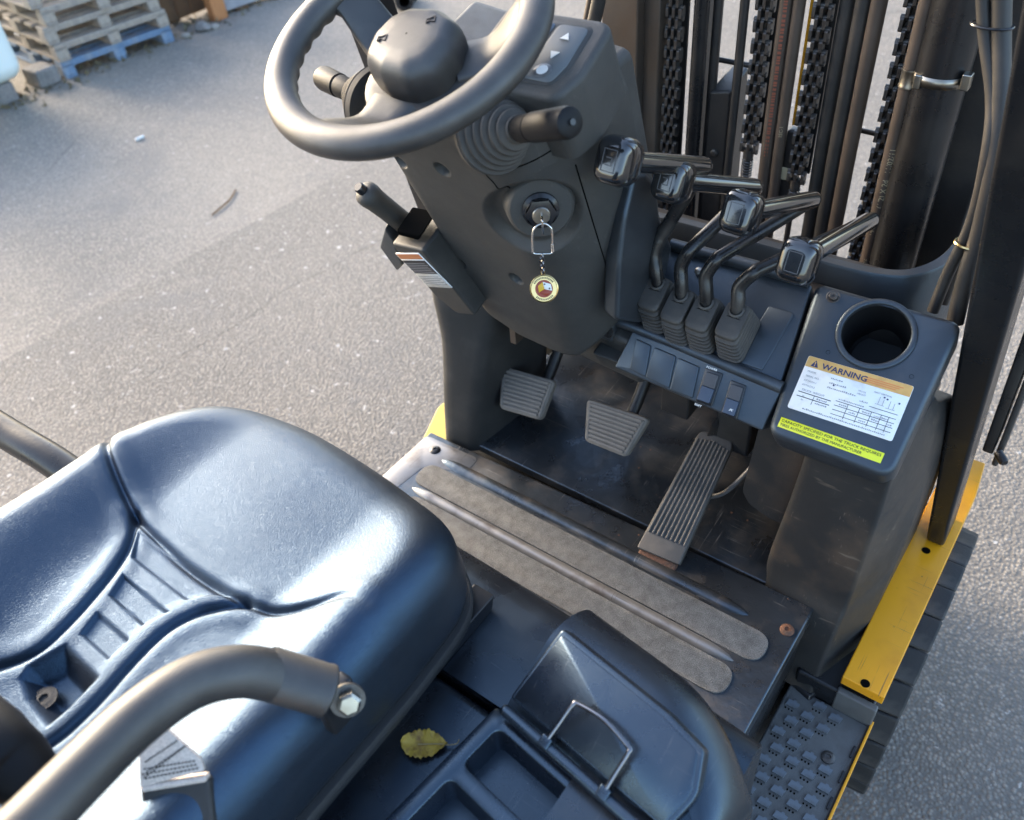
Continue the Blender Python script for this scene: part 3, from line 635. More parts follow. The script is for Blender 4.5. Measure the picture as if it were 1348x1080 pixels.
# instrument binnacle
BW = -.055
bcor = [(-0.0506,0.7048,1.4069), (0.0472,0.7138,1.4106), (0.0704,0.6457,1.3827), (-0.0217,0.6258,1.3745)]
bo = [CF(A(.035, .13, BW)), CF(A(.163, .13, BW)), CF(A(.163, .015, BW)), CF(A(.035, .015, BW))]
bf = lambda p: CF(p)
b2 = rpoly([(.03, .012), (.160, .012), (.172, .05), (.166, .125), (.03, .125)], [.01, .02, .03, .022, .01], 7)
bin_ = plate2('instrument_binnacle', b2, -.14, BW, 'column_plastic', FK, CF, .008, 4)
b3 = rpoly([(.042, .026), (.146, .026), (.154, .055), (.150, .112), (.042, .112)], [.006, .012, .02, .012, .006], 6)
fc = plate2('display_face', b3, BW-.002, BW+.0008, 'column_dark', bin_, CF, .0006, 1)
plate2('display_screen', rpoly([(.046, .04), (.104, .04), (.104, .108), (.046, .108)], .004), BW, BW+.0016, 'screen', fc, CF, .0004, 1)
bp_ = plate2('button_pad', rpoly([(.108, .030), (.144, .030), (.149, .055), (.145, .108), (.108, .108)], .008), BW, BW+.0018, 'button_pad', fc, CF, .0006, 1)
bz = BW+.0018
for (y, k) in ((.090, 0), (.066, 1), (.043, 2)):
    n_ = 3 if k < 2 else 24; r_ = .0062; a0 = (math.pi/2 if k == 0 else -math.pi/2)
    plate2('button', rpoly([(.127+.0105*math.cos(t), y+.0095*math.sin(t)) for t in np.linspace(0, 2*math.pi, 20, endpoint=False)], .001, 2), bz-.0005, bz+.001, 'knob_icon', bp_, CF, .0004, 1) if k == 2 else None
    plate2('button_symbol', [(.127+r_*math.cos(a0+t), y+r_*math.sin(a0+t)) for t in np.linspace(0, 2*math.pi, n_, endpoint=False)], bz+.0005, bz+.0014, 'white_print', bp_, CF, 0)
# key switch, nut and key
lathe('key_boss', [(.046, -.045), (.040, -.008), (.0375, -.002), (.035, .0), (.02, .0)], keyP, kn, 'column_plastic', cc, 48, 30)
ks = lathe('key_switch', [(.0215, -.006), (.0215, .002), (.0175, .005), (.0175, .011)], keyP+kn*.002, kn, 'switch_black', cc, 30)
lathe('switch_nut', [(.0175, .003), (.0185, .005), (.0185, .012), (.013, .0135), (.0105, .0135)], keyP+kn*.002, kn, 'switch_black', ks, 6, 20)
lathe('key_barrel', [(.0105, .008), (.0105, .015), (.0095, .016), (0, .016)], keyP+kn*.002, kn, 'zinc', ks, 24)
# steering wheel
NB = 180; P = []
for i in range(NB):
    a = 2*math.pi*i/NB; P.append(CF(A(.1400*math.cos(a), .1400*math.sin(a), 0)))
V, F = [], []
sg = 28
for i in range(NB):
    a = 2*math.pi*i/NB; c0 = A(math.cos(a), math.sin(a), 0)
    for j in range(sg):
        b = 2*math.pi*j/sg; r = .0165+.0012*math.cos(2*b)
        bmp = .0018*max(0, -math.sin(b))*max(0, -math.cos(b)+.3)*math.sin(a*36) 
        V.append(CF(c0*(.1400+(r+bmp)*math.cos(b))+A(0, 0, (r*.98+bmp)*math.sin(b))))
rim = mk('steering_wheel', V, gridf(NB+1, sg, True)[:NB*sg] if False else [(i*sg+j, i*sg+(j+1) % sg, ((i+1) % NB)*sg+(j+1) % sg, ((i+1) % NB)*sg+j) for i in range(NB) for j in range(sg)], 'wheel_rubber', FK, ang=80)
def spoke(a, wi, wo, slot=None):
    n = 16; V = []; 
    for k in range(n):
        t = k/(n-1); r = .045+(.138-.045)*t; z = -.045+.045*sst(np.array(t), .25, 1.)+0; w_ = wi*(1-t)+wo*t+.012*max(0, t-.8)*5; h = .013-.004*t
        ca, sa = math.cos(a), math.sin(a)
        for (u, q) in ((-1, -1), (-1, .4), (-.86, 1), (-.4, 1.15), (0, 1.2), (.4, 1.15), (.86, 1), (1, .4), (1, -1), (.4, -1.2), (-.4, -1.2)):
            V.append(CF(A(r*ca-u*w_*sa, r*sa+u*w_*ca, z+q*h*.55)))
    return mk('spoke', V, gridf(n, 11, True)+[list(range(11)), [(n-1)*11+i for i in range(11)][::-1]], 'wheel_rubber', rim, ang=60)
for a, wi, wo in ((-94, .032, .02), (158, .028, .020), (31, .030, .022)):
    spoke(math.radians(a), wi, wo)
    aa = math.radians(a); q = A(.112*math.cos(aa), .112*math.sin(aa), -.0035)
    sl_ = [(.098, -.006), (.124, -.011), (.124, .011), (.098, .006)]
# hub dish
lathe('hub_dish', [(.0, -.075), (.04, -.075), (.062, -.062), (.068, -.052), (.066, -.046), (.055, -.043), (.0, -.043)], WO, WW, 'wheel_rubber', rim, 40)
lathe('steering_shaft', [(.03, -.13), (.03, -.06), (0, -.06)], WO, WW, 'column_dark', rim, 24)
# horn pad: faceted pillow
po = [(-.066, .004), (-.052, -.036), (-.012, -.05), (.032, -.05), (.058, -.026), (.062, .012), (.046, .05), (.006, .066), (-.044, .058), (-.062, .036)]
po = [(x*.82, y*.84+.002) for x, y in po]; V = []; base = rpoly(po, .022, 8); cx_, cy_ = base.mean(0)
for s, z in ((1., -.047), (1.03, -.030), (1.02, -.022), (1.0, -.0165), (.96, -.0115), (.88, -.006), (.78, -.0025), (.68, -.0008), (.4, 0), (.02, .0)):
    V.append(np.c_[cx_+(base[:, 0]-cx_)*s, cy_+(base[:, 1]-cy_)*s, np.full(len(base), z)])
hn = mk('horn_pad', CF(np.concatenate(V)), gridf(10, len(base), True), 'wheel_rubber', rim, ang=70)
def horn_symbol(x, y, s, rot):
    f = frame(CF(A(x, y, .0009)), WX*math.cos(rot)+WV*math.sin(rot), -WX*math.sin(rot)+WV*math.cos(rot))
    pts = [(-1, .35), (-.2, .35), (.8, .8), (.8, -.8), (-.2, -.35), (-1, -.35)]; it = []
    for i in range(6):
        a, b = A(*pts[i])*s, A(*pts[(i+1) % 6])*s; d = b-a; l = np.linalg.norm(d); g = frame((a[0], a[1], -.002), (d[0], d[1], 0), (-d[1], d[0], 0)); it.append(boxgeo((l/2, 0, .001), (l+.0006, .0009, .0016), g))
    for xx in (-.9, -.55):
        it.append(boxgeo((xx*s, -.62*s, -.001), (.0009, .5*s, .0028)))
    printed('horn_symbol', it, 'print_black', hn, f)
horn_symbol(-.027, -.004, .0052, .3); horn_symbol(.014, .031, .0052, .5)
# stalks with bellows
def stalk(sx, tip, name):
    b = CF(A(sx*.082, -.012, -.096)); ax = nrm(A(*tip)-b); L_ = np.linalg.norm(A(*tip)-b); pr = [(.002, -.004), (.043, -.004), (.044, .004)]
    nb = 6
    for k in range(nb):
        h0 = .004+k*.0085; r = .043-.0046*k; pr += [(r-.001, h0+.0005), (r+.001, h0+.0025), (r, h0+.0045), (r-.006, h0+.006), (r-.0085, h0+.0078)]
    pr += [(.0145, .056), (.013, .058), (0, .058)]
    s = lathe('bellows', pr, b, ax, 'boot_rubber', cc, 40, 30)
    if sx < 0: tag(s, None)
    lathe('stalk_rod', [(.0085, .045), (.0085, .08), (.0, .08)], b, ax, 'switch_black', s, 18)
    lathe('stalk_grip', [(.0, .060), (.0125, .060), (.0135, .064), (.0138, .084), (.0130, .085), (.0130, .087), (.0145, .088), (.0150, L_-.008), (.0138, L_-.002), (.010, L_), (0, L_)], b, ax, 'soft_black', s, 28)
    if sx > 0: lathe('stalk_button', [(.003, L_-.001), (.003, L_+.003), (0, L_+.003)], b, ax, 'switch_black', s, 12)
stalk(1, (0.0969,0.6029,1.3982), 'r'); stalk(-1, (-0.3278,0.6799,1.3420), 'l')
# ---- parking brake on the left
BN = nrm(A(.2, -.75, .62))
HL = [A(*p) for p in ((-0.2811,0.6939,1.1101), (-0.2141,0.6890,1.1220), (-0.1942,0.7212,1.0435), (-0.1833,0.7436,0.9889), (-0.2278,0.7511,0.9704), (-0.2571,0.7383,1.0018))]
bh = hexa('brake_housing', [tuple(p+WV*.06-WW*.004) for p in HL], [tuple(p) for p in HL], 'column_dark', FK, .005, 3)
def vshift(P, dv): return [tuple(A(*p)+WV*dv) for p in P]
SLT = [(-0.2677,0.6899,1.1199), (-0.2185,0.6872,1.1264), (-0.2308,0.6930,1.1123), (-0.2708,0.6949,1.1077)]
hexa('brake_slot', [tuple(A(*p)+WV*.055+WW*.012) for p in SLT], [tuple(A(*p)+WV*.012+WW*.010) for p in SLT], 'dark_void', bh, .003)
GD = [(-0.3075,0.7119,1.1188), (-0.3075,0.7237,1.0900), (-0.3270,0.7494,1.0273), (-0.3563,0.7605,1.0003), (-0.3580,0.7372,1.0571)]
hexa('brake_guide', vshift(GD, .03), GD, 'console_plastic', bh, .004)
h0, h1 = A(*(-0.3000,0.7609,1.0904)), A(*(-0.3100,0.6968,1.1782)); ha = nrm(h1-h0); hl_ = np.linalg.norm(h1-h0)
lv = lathe('brake_lever', [(.0, -.03), (.010, -.03), (.011, -.004), (.0145, .004), (.016, .02), (.0158, hl_*.6), (.0164, hl_*.85), (.0178, hl_*.95), (.0172, hl_+.004), (.012, hl_+.010), (.0, hl_+.011)], h0, ha, 'column_plastic', FK, 26, 60)
lathe('release_button', [(.0, 0), (.0075, 0), (.0075, .010), (.006, .012), (0, .012)], h1+ha*.009, ha, 'switch_black', lv, 18)
# label on the brake housing
l0, l1, l3 = A(*(-0.2802,0.7007,1.0904)), A(*(-0.2219,0.6912,1.1136)), A(*(-0.2551,0.7272,1.0257)); LBF = frame(l3, l1-l0, l0-l3); lw = np.linalg.norm(l1-l0); lh = np.linalg.norm(l0-l3)
bl = plate2('brake_label', rpoly([(0, 0), (lw, 0), (lw, lh), (0, lh)], .002, 3), -.0015, 0, 'label_white', bh, LBF, .0003, 1)
printed('label_header', [rect(.0015, lh*.84, lw-.0015, lh*.975)], 'label_red', bl, LBF)
printed('label_block', [rect(.0015, lh*.42, lw-.0015, lh*.80)], 'print_black', bl, LBF)
printed('label_lines', [rect(.003, lh*(.10+.055*k), lw-.004-.004*(k % 3), lh*(.12+.055*k)) for k in range(5)], 'print_grey', bl, LBF)
printed('label_lines', [rect(.003, lh*(.46+.05*k), lw-.005-.004*(k % 2), lh*(.47+.05*k), .0004) for k in range(6)], 'print_grey', bl, LBF)
# left foot-well cover between the brake and the floor
def loft(name, secs, m, parent, r=.02, n=6, cap=True, ang=45, sm=4):
    R_ = [rpoly(s, r, n) for s, z in secs]; zs = [z for s, z in secs]; k = len(R_[0]); A3 = np.array([np.c_[q, np.full(k, z)] for q, z in zip(R_, zs)])
    if sm: A3 = np.array([spline(A3[:, i], sm) for i in range(k)]).transpose(1, 0, 2)
    V = A3.reshape(-1, 3); F = gridf(len(A3), k, True)
    if cap: F += [list(range(k)), [(len(A3)-1)*k+i for i in range(k)][::-1]]
    return mk(name, V, F, m, parent, ang=ang)
lgc = loft('footwell_cover', [([(-.375, 1.0), (-.357, .783), (-.278, .796), (-.235, 1.0)], .60), ([(-.375, 1.0), (-.350, .79), (-.272, .805), (-.235, 1.0)], .70), ([(-.375, 1.0), (-.345, .805), (-.255, .83), (-.22, 1.0)], .83), ([(-.385, 1.0), (-.352, .805), (-.24, .86), (-.20, 1.0)], .93), ([(-.37, 1.0), (-.345, .82), (-.22, .88), (-.18, 1.0)], .965)], 'column_dark', FK, .03)
box('bracket_strap', (-.205, .86, .885), (.012, .02, .06), 'mast_steel', lgc, .001)
box('bulkhead', (-.02, 1.12, .80), (.72, .03, .40), 'mast_black', FK, .004)

# ================================================================== CONSOLE ON THE RIGHT
CN = nrm(A(0, -.11, .167)); CU = nrm(A(0, .167, .11))              # console plane: normal and uphill direction
CPF = frame((0, .957, 1.06), (1, 0, 0), CU)                          # local x = world x, y = uphill, z = out of the panel
def cpl(p): p = A(*p); return (p[0], float((p-A(0, .957, 1.06))@CU))
def holed(name, outer, holes, z0, z1, m, parent, fr, bev=.002):
    bm = bmesh.new(); L_ = [np.array(outer)]+[np.array(h) for h in holes]; V, F = [], []; loops = []
    def fill(z, off):
        b2 = bmesh.new(); es = []; idx = []
        for li, lp in enumerate(L_):
            vv = [b2.verts.new((p[0], p[1], z)) for p in lp]
            for i in range(len(vv)): es.append(b2.edges.new((vv[i], vv[(i+1) % len(vv)])))
        bmesh.ops.triangle_fill(b2, edges=es, use_beauty=True); b2.verts.index_update()
        r = ([list(v.co) for v in b2.verts], [[v.index for v in f.verts] for f in b2.faces]); b2.free(); return r
    tv, tf = fill(z1, 0); V = tv; F = tf
    for li, lp in enumerate(L_):
        b = len(V); n = len(lp); V = V+[[p[0], p[1], z1] for p in lp]; c = lp.mean(0)
        prev = b
        rings = [(bev*.3, z1-bev*.12), (bev*.8, z1-bev*.5), (bev, z1-bev), (bev, z0)]
        for o_, z in rings:
            q = []
            for i in range(n):
                t = nrm(lp[(i+1) % n]-lp[i-1]); nn_ = A(t[1], -t[0]); 
                area = np.sum(lp[:, 0]*np.roll(lp[:, 1], -1)-np.roll(lp[:, 0], -1)*lp[:, 1]); s = (1 if area > 0 else -1)*(1 if li == 0 else -1)
                q.append([lp[i][0]+nn_[0]*o_*s, lp[i][1]+nn_[1]*o_*s, z])
            nb = len(V); V = V+q
            for i in range(n): F.append([prev+i, prev+(i+1) % n, nb+(i+1) % n, nb+i])
            prev = nb
    v = fr(np.array(V)); b2 = bmesh.new(); vv = [b2.verts.new(x) for x in v]
    for f in F:
        try: b2.faces.new([vv[i] for i in f])
        except ValueError: pass
    bmesh.ops.remove_doubles(b2, verts=b2.verts[:], dist=1e-5); bmesh.ops.recalc_face_normals(b2, faces=b2.faces[:])
    return bmk(name, b2, m, parent, None, 0, ang=35)
def circ(cx, cy, r, n=48): return np.array([(cx+r*math.cos(t), cy+r*math.sin(t)) for t in np.linspace(0, 2*math.pi, n, endpoint=False)])
# cup-holder panel
cx_, cy_ = cpl((0.3333,0.9234,1.0378)); CR = .0415
tl, tr_, br_, bl_ = cpl((0.2449,0.9556,1.0591)), cpl((0.4139,0.9570,1.0600)), cpl((0.4125,0.7883,0.9489)), cpl((0.2688,0.7870,0.9480))
pan = holed('cup_panel', rpoly([bl_, br_, tr_, tl], [.012, .014, .008, .006], 7), [circ(cx_, cy_, CR+.007)], -.05, 0, 'console_plastic', FK, CPF, .007)
lathe('cup_ring', [(CR-.0005, -.006), (CR-.0008, .0015), (CR+.0006, .003), (CR+.0055, .003), (CR+.0068, .0015), (CR+.0072, -.001)], CPF(A(cx_, cy_, 0)), CN, 'console_plastic', pan, 56, 50)
lathe('cup_well', [(CR+.0005, 0), (CR-.001, -.02), (CR-.004, -.09), (CR-.008, -.094), (0, -.095)], CPF(A(cx_, cy_, 0)), CN, 'cup_black', pan, 48)
for p in ((0.2894,0.8880,1.0145), (0.3925,0.8911,1.0166)): lathe('panel_hole', [(.0028, .0004), (.0025, .0004), (.0024, -.001), (0, -.001)], p, CN, 'dark_void', pan, 14)
sx_, sy_ = cpl((0.2653,0.9497,1.0552)); 
lathe('panel_screw', [(.009, .0002), (.0085, .0005), (.0055, -.0002), (.0055, .002), (.0045, .003), (.002, .003), (.0018, .0015), (0, .0015)], CPF(A(sx_, sy_, .0003)), CN, 'chain_steel', pan, 22)
# capacity plate with its print
l0, l1, l3 = A(*(0.2726,0.8771,1.0088)), A(*(0.4032,0.8811,1.0115)), A(*(0.2724,0.8148,0.9678)); W_ = np.linalg.norm(l1-l0); H_ = np.linalg.norm(l3-l0); CLF = frame(l3, l1-l0, CU)
cp = plate2('capacity_label', rpoly([(0, 0), (W_, 0), (W_, H_), (0, H_)], .003, 5), -.001, 0, 'label_white', pan, CLF, .0003, 1)
plate2('label_header', rpoly([(.0004, H_*.80), (W_-.0004, H_*.80), (W_-.0004, H_-.0003), (.0004, H_-.0003)], [.0002, .0002, .003, .003], 4), -.0002, .0002, 'label_orange', cp, CLF, 0)
tri = [(.0065, H_*.825), (.0165, H_*.825), (.0115, H_*.955)]
plate2('warning_triangle', rpoly(tri, .0006, 3), .0001, .0004, 'print_navy', cp, CLF, 0)
hs = H_
printed('label_lettering', [textgeo('WARNING', .0105, .0205, H_*.835, sx=1.12, bold=.00022)], 'print_navy', cp, lambda v: CLF(v+A(0, 0, .0002)))
printed('warning_mark', [textgeo('!', .0085, .0103, H_*.842, bold=.0002)], 'label_orange', cp, lambda v: CLF(v+A(0, 0, .0004)))
tx = [('MODEL', .0035, .006, .71), ('SERIAL NO.', .0035, .006, .625), ('ATTACH.1', .0035, .006, .54), ('ATTACH.2', .0035, .006, .455), ('TRUCK WEIGHT', .004, .008, .365), ('kg', .003, .012, .265), ('lbs', .003, .012, .195), ('CAPACITY', .003, .100, .30), ('MAST VERTICAL', .003, .090, .70), ('TRUCK', .003, .072, .64), ('HEIGHT', .003, .072, .59)]
printed('label_lettering', [textgeo(s, z, x*W_/.13, H_*y) for s, z, x, y in tx], 'print_grey', cp, CLF)
ln = []
def hl(x0, x1, y, t=.00035): ln.append(rect(x0*W_, H_*y-t, x1*W_, H_*y+t))
def vl(x, y0, y1, t=.0003): ln.append(rect(x*W_-t, H_*y0, x*W_+t, H_*y1))
hl(.04, .36, .335, .0005); hl(.04, .36, .255, .0005); vl(.2, .17, .335)
for y in (.37, .29, .21, .13): hl(.40, .96, y)
for x in (.52, .63, .74, .83, .90): vl(x, .10, .37)
hl(.70, .96, .45)
printed('label_rules', ln, 'print_black', cp, CLF)
random.seed(3); mk_ = []
for (x0, x1, y) in ((.28, .38, .71), (.28, .44, .625), (.28, .55, .54), (.14, .92, .05), (.44, .50, .315), (.55, .61, .235), (.66, .72, .315), (.66, .72, .155), (.76, .82, .235), (.84, .89, .315), (.91, .95, .235), (.23, .33, .28), (.23, .33, .2), (.60, .67, .48), (.42, .66, .40)):
    x = x0
    while x < x1: d = random.uniform(.006, .016); mk_.append(rect(x*W_, H_*y, (x+d)*W_, H_*y+random.uniform(.0012, .0022))); x += d+.006
for (x0, y0) in ((.76, .52), (.86, .5)): mk_ += [rect(x0*W_, H_*y0, x0*W_+.0006, H_*(y0+.14)), rect((x0+.04)*W_, H_*y0, (x0+.04)*W_+.0006, H_*(y0+.12)), rect(x0*W_-.003, H_*y0, (x0+.06)*W_, H_*y0+.0006)]
printed('label_small_print', mk_, 'print_grey', cp, CLF)
printed('label_handwriting', [rect(W_*x, H_*y, W_*x+.002, H_*y+.002, .0003) for x, y in ((.79, .655), (.82, .64), (.93, .63), (.32, .60))], 'print_navy', cp, CLF)
printed('header_print', [rect(W_*.56, H_*(.91-.035*k), W_*(.92-.03*k), H_*(.925-.035*k), .0004) for k in range(3)], 'label_red', cp, CLF)
# yellow label
y0, y1, y3 = A(*(0.2716,0.8026,0.9597)), A(*(0.4015,0.8049,0.9612)), A(*(0.2731,0.7902,0.9516)); YW = np.linalg.norm(y1-y0); YH = .0135; YF = frame(y0-CU*YH, y1-y0, CU)
yl = plate2('tyre_label', [(0, 0), (YW, 0), (YW, YH), (0, YH)], -.001, 0, 'label_yellow', pan, YF, .0002, 1)
t1, t2 = textgeo('CAPACITY SPECIFIED FOR THE TRUCK REQUIRES', .0052, 0, 0), textgeo('TIRES AUTHORIZED BY THE MANUFACTURER', .0052, 0, 0)
for t, yy, wf in ((t1, .0078, .965), (t2, .0022, .80)): t[0][:, 0] *= YW*wf/t[0][:, 0].max(); t[0][:, 0] += .002; t[0][:, 1] += yy
printed('label_lettering', [t1, t2], 'print_black', yl, YF)
# lever panel
lt, rt, rb, lb = cpl((0.0206,0.9526,1.0571)), cpl((0.2328,0.9571,1.0601)), cpl((0.2480,0.8301,0.9764)), cpl((-0.0153,0.8433,0.9851))
lp = plate2('lever_panel', rpoly([lb, (rb[0]+.004, rb[1]), rt, lt], [.006, .004, .004, .01], 5), -.05, -.004, 'console_plastic', FK, CPF, .004, 3)
a, b, c, d = cpl((0.1924,0.9187,1.0348)), cpl((0.2284,0.9192,1.0351)), cpl((0.2219,0.8454,0.9865)), cpl((0.1842,0.8452,0.9863))
plate2('blank_cover', rpoly([d, c, b, a], .003, 4), -.006, -.0015, 'console_plastic', lp, CPF, .001)
x0 = min(a[0], d[0]); 
tube('panel_back_roll', [(0.0243,0.9546,1.0596), (0.1307,0.9569,1.0611), (0.2290,0.9580,1.0619)], .009, 'console_plastic', lp, 16, 6)
lathe('panel_screw', [(.006, 0), (.006, .0015), (.004, .0028), (0, .0028)], (0.0802,0.9333,1.0444), CN, 'zinc', lp, 16)
# rounded side wall left of the levers
wl_ = [(0.0450,0.8094,1.2406), (0.0450,0.8389,1.2292), (0.0450,0.8674,1.1996), (0.0450,0.8792,1.1492), (0.0450,0.9190,1.0814), (0.0450,0.9017,1.0319), (0.0450,0.8370,0.9984), (0.0450,0.7691,1.0475), (0.0450,0.7740,1.1324), (0.0450,0.7858,1.1911)]
hexa('lever_wall', [tuple(A(*p)+A(-.03, .012, 0)) for p in wl_], wl_, 'console_plastic', FK, .008, 4)
# switch panel
SN = nrm(A(0, -.055, .037)); SUP = nrm(A(0, .037, .055)); SPF = frame((0, .84, .985), (1, 0, 0), SUP)
def spl(p): p = A(*p); return (p[0], float((p-A(0, .84, .985))@SUP))
q = [spl((0.0188,0.8045,0.9323)), spl((0.2504,0.7998,0.9252)), spl((0.2564,0.8346,0.9769)), spl((0.0291,0.8374,0.9812))]
sp_ = plate2('switch_panel', rpoly(q, .004, 4), -.03, 0, 'console_plastic', FK, SPF, .003, 3)
tube('switch_ridge', [(-0.0167,0.8455,0.9818), (0.0289,0.8462,0.9822), (0.1443,0.8412,0.9790), (0.2555,0.8369,0.9761)], .0085, 'console_plastic', sp_, 14, 5)
box('panel_ear', A(*(-0.0133,0.8400,0.9686)), (.03, .02, .035), 'console_plastic', sp_, .006)
lathe('panel_screw', [(.008, -.002), (.0078, .0003), (.005, -.002), (0, -.002)], A(*(-0.0022,0.8242,0.9749)), (-.2, -.8, .55), 'chain_steel', sp_, 18)
def quad(pp, r=.003): return rpoly([spl(p) for p in pp], r, 4)
B_ = [[(0.0434,0.8080,0.9375), (0.0707,0.8063,0.9350), (0.0635,0.8317,0.9727), (0.0393,0.8329,0.9745)], [(0.0707,0.8063,0.9350), (0.1095,0.8046,0.9324), (0.1039,0.8306,0.9710), (0.0697,0.8316,0.9725)], [(0.1109,0.8042,0.9318), (0.1464,0.8040,0.9315), (0.1410,0.8290,0.9687), (0.1078,0.8300,0.9702)]]
for b in B_: plate2('switch_blank', quad(b), -.001, .0022, 'console_plastic', sp_, SPF, .0012)
for sw, (pp, rk, lower) in enumerate((([(0.1529,0.8047,0.9326), (0.1746,0.8049,0.9328), (0.1740,0.8288,0.9683), (0.1516,0.8286,0.9681)], 1, 'switch_blue'), ([(0.1919,0.8024,0.9291), (0.2129,0.8026,0.9294), (0.2098,0.8263,0.9646), (0.1899,0.8265,0.9649)], 1, 'switch_blue'))):
    fq = np.array([spl(p) for p in pp]); c = fq.mean(0)
    fz = plate2('rocker_switch', rpoly(c+(fq-c)*1.12, .002, 3), -.001, .002, 'switch_black', sp_, SPF, .0008)
    lo_ = (fq[0]+fq[1])/2; hi_ = (fq[2]+fq[3])/2; wv = (fq[1]-fq[0])*.42; md = (lo_+hi_)/2
    def pr(z0, z1, z2, m, a_, b_, nm): 
        pts = [(a_-wv), (a_+wv), (b_+wv), (b_-wv)]
        hexa(nm, SPF(np.array([[*p, .0] for p in pts])), SPF(np.array([[*p, z] for p, z in zip(pts, (z0, z0, z1, z1))])), m, fz, .0006, 1)
    e = (hi_-lo_)
    pr(.0095, .0055, 0, lower, lo_+e*.04, md, 'rocker_lower'); pr(.0052, .0045, 0, 'switch_grey', md+e*.01, hi_-e*.04, 'rocker_upper')
f1 = lambda v: SPF(v+A(0, 0, .0006))
P1, P2 = spl((0.1485,0.8280,0.9672)), spl((0.1506,0.8030,0.9300))
sl_ = spl((0.1678,0.8263,0.9647)); an = 0.03
printed('switch_lettering', [textgeo('POWER', .0046, P1[0]+.002, P1[1]+.0035, bold=.00012), textgeo('SOFT', .0044, P2[0]+.001, P2[1]-.0055, bold=.00012)], 'white_print', sp_, f1)
ic = spl((0.2040,0.8062,0.9347)); rg = []
for t in np.linspace(0, 2*math.pi, 14, endpoint=False): rg.append(boxgeo((ic[0]+.0019*math.cos(t), ic[1]+.0019*math.sin(t), .0082), (.0011, .0011, .0006)))
rg.append(boxgeo((ic[0]+.001, ic[1]+.003, .0082), (.0045, .0007, .0006)))
printed('switch_symbol', rg, 'white_print', sp_, SPF)
# fascia and brackets under the switch panel
hexa('console_fascia', [(-.03, .84, .895), (.275, .84, .895), (.275, 1.0, .80), (-.03, 1.0, .80)], [(-.03, .818, .93), (.275, .818, .93), (.275, .93, .955), (-.03, .93, .955)], 'column_plastic', sp_, .006)
hexa('console_fascia', [(.02, .90, .86), (.23, .90, .86), (.23, 1.05, .80), (.02, 1.05, .80)], [(.03, .87, .90), (.22, .87, .90), (.22, 1.0, .90), (.03, 1.0, .90)], 'column_dark', sp_, .006)
hexa('console_fascia', [(-.09, .87, .865), (.035, .86, .865), (.035, 1.0, .80), (-.09, 1.0, .80)], [(-.09, .84, .97), (.035, .826, .965), (.035, .95, .99), (-.09, .95, .99)], 'column_plastic', sp_, .008)
box('panel_bracket', (.07, .93, .84), (.05, .05, .12), 'mast_black', sp_, .004)
box('panel_bracket', (.16, .96, .80), (.06, .05, .16), 'column_dark', sp_, .006)
box('panel_bracket', (.25, .90, .90), (.07, .06, .05), 'leg_plastic', sp_, .006)
tube('pedal_linkage', [(0.1530,0.8764,0.6600), (0.1801,0.8863,0.6800), (0.2059,0.9030,0.7300), (0.2160,0.9144,0.7600)], .004, 'bare_steel', FK, 10, 6)
hexa('pedal_stop', [(0.1200,0.9282,0.7400), (0.1407,0.9410,0.7400), (0.1322,0.9389,0.7700)], [(0.1221,0.9279,0.7500), (0.1385,0.9381,0.7500), (0.1329,0.9312,0.7900)], 'pale' if False else 'leg_plastic', FK, .001)
# ---- leg cover on the right
lc = loft('leg_cover', [([(.296, 1.10), (.296, .762), (.411, .748), (.4415, .82), (.446, 1.10)], .469),
                        ([(.296, 1.10), (.296, .79), (.4125, .772), (.4445, .87), (.447, 1.10)], .55),
                        ([(.294, 1.10), (.292, .80), (.414, .792), (.4465, .90), (.447, 1.10)], .615),
                        ([(.285, 1.10), (.285, .812), (.415, .806), (.4475, .93), (.448, 1.10)], .66),
                        ([(.295, 1.10), (.296, .815), (.4155, .812), (.446, .935), (.446, 1.08)], .78),
                        ([(.30, 1.05), (.304, .815), (.4165, .812), (.436, .93), (.438, 1.05)], .88),
                        ([(.30, 1.0), (.306, .808), (.4165, .805), (.424, .92), (.426, .97)], .93),
                        ([(.30, .97), (.306, .80), (.414, .797), (.418, .90), (.420, .955)], .95)], 'leg_plastic', FK, [.01, .016, .008, .02, .01], 5, ang=60, sm=5)
ib = [(.232, .905), (.315, .905), (.315, .715), (.270, .716), (.236, .728), (.222, .748), (.226, .81)]
ibp = rpoly(ib, [.01, .004, .004, .012, .02, .02, .03], 6)
hexa('leg_cover_inner', [(x+.004, 1.06, z) for x, z in ibp], [(x, .842+.02*(z-.71), z) for x, z in ibp], 'leg_plastic', lc, .004, 3)
hexa('cover_bottom_lip', [(.377, .752, .468), (.413, .741, .468), (.445, .815, .468), (.449, .85, .468), (.377, .85, .468)], [(.378, .756, .476), (.411, .746, .476), (.442, .818, .476), (.446, .85, .476), (.378, .85, .476)], 'switch_black', lc, .002)
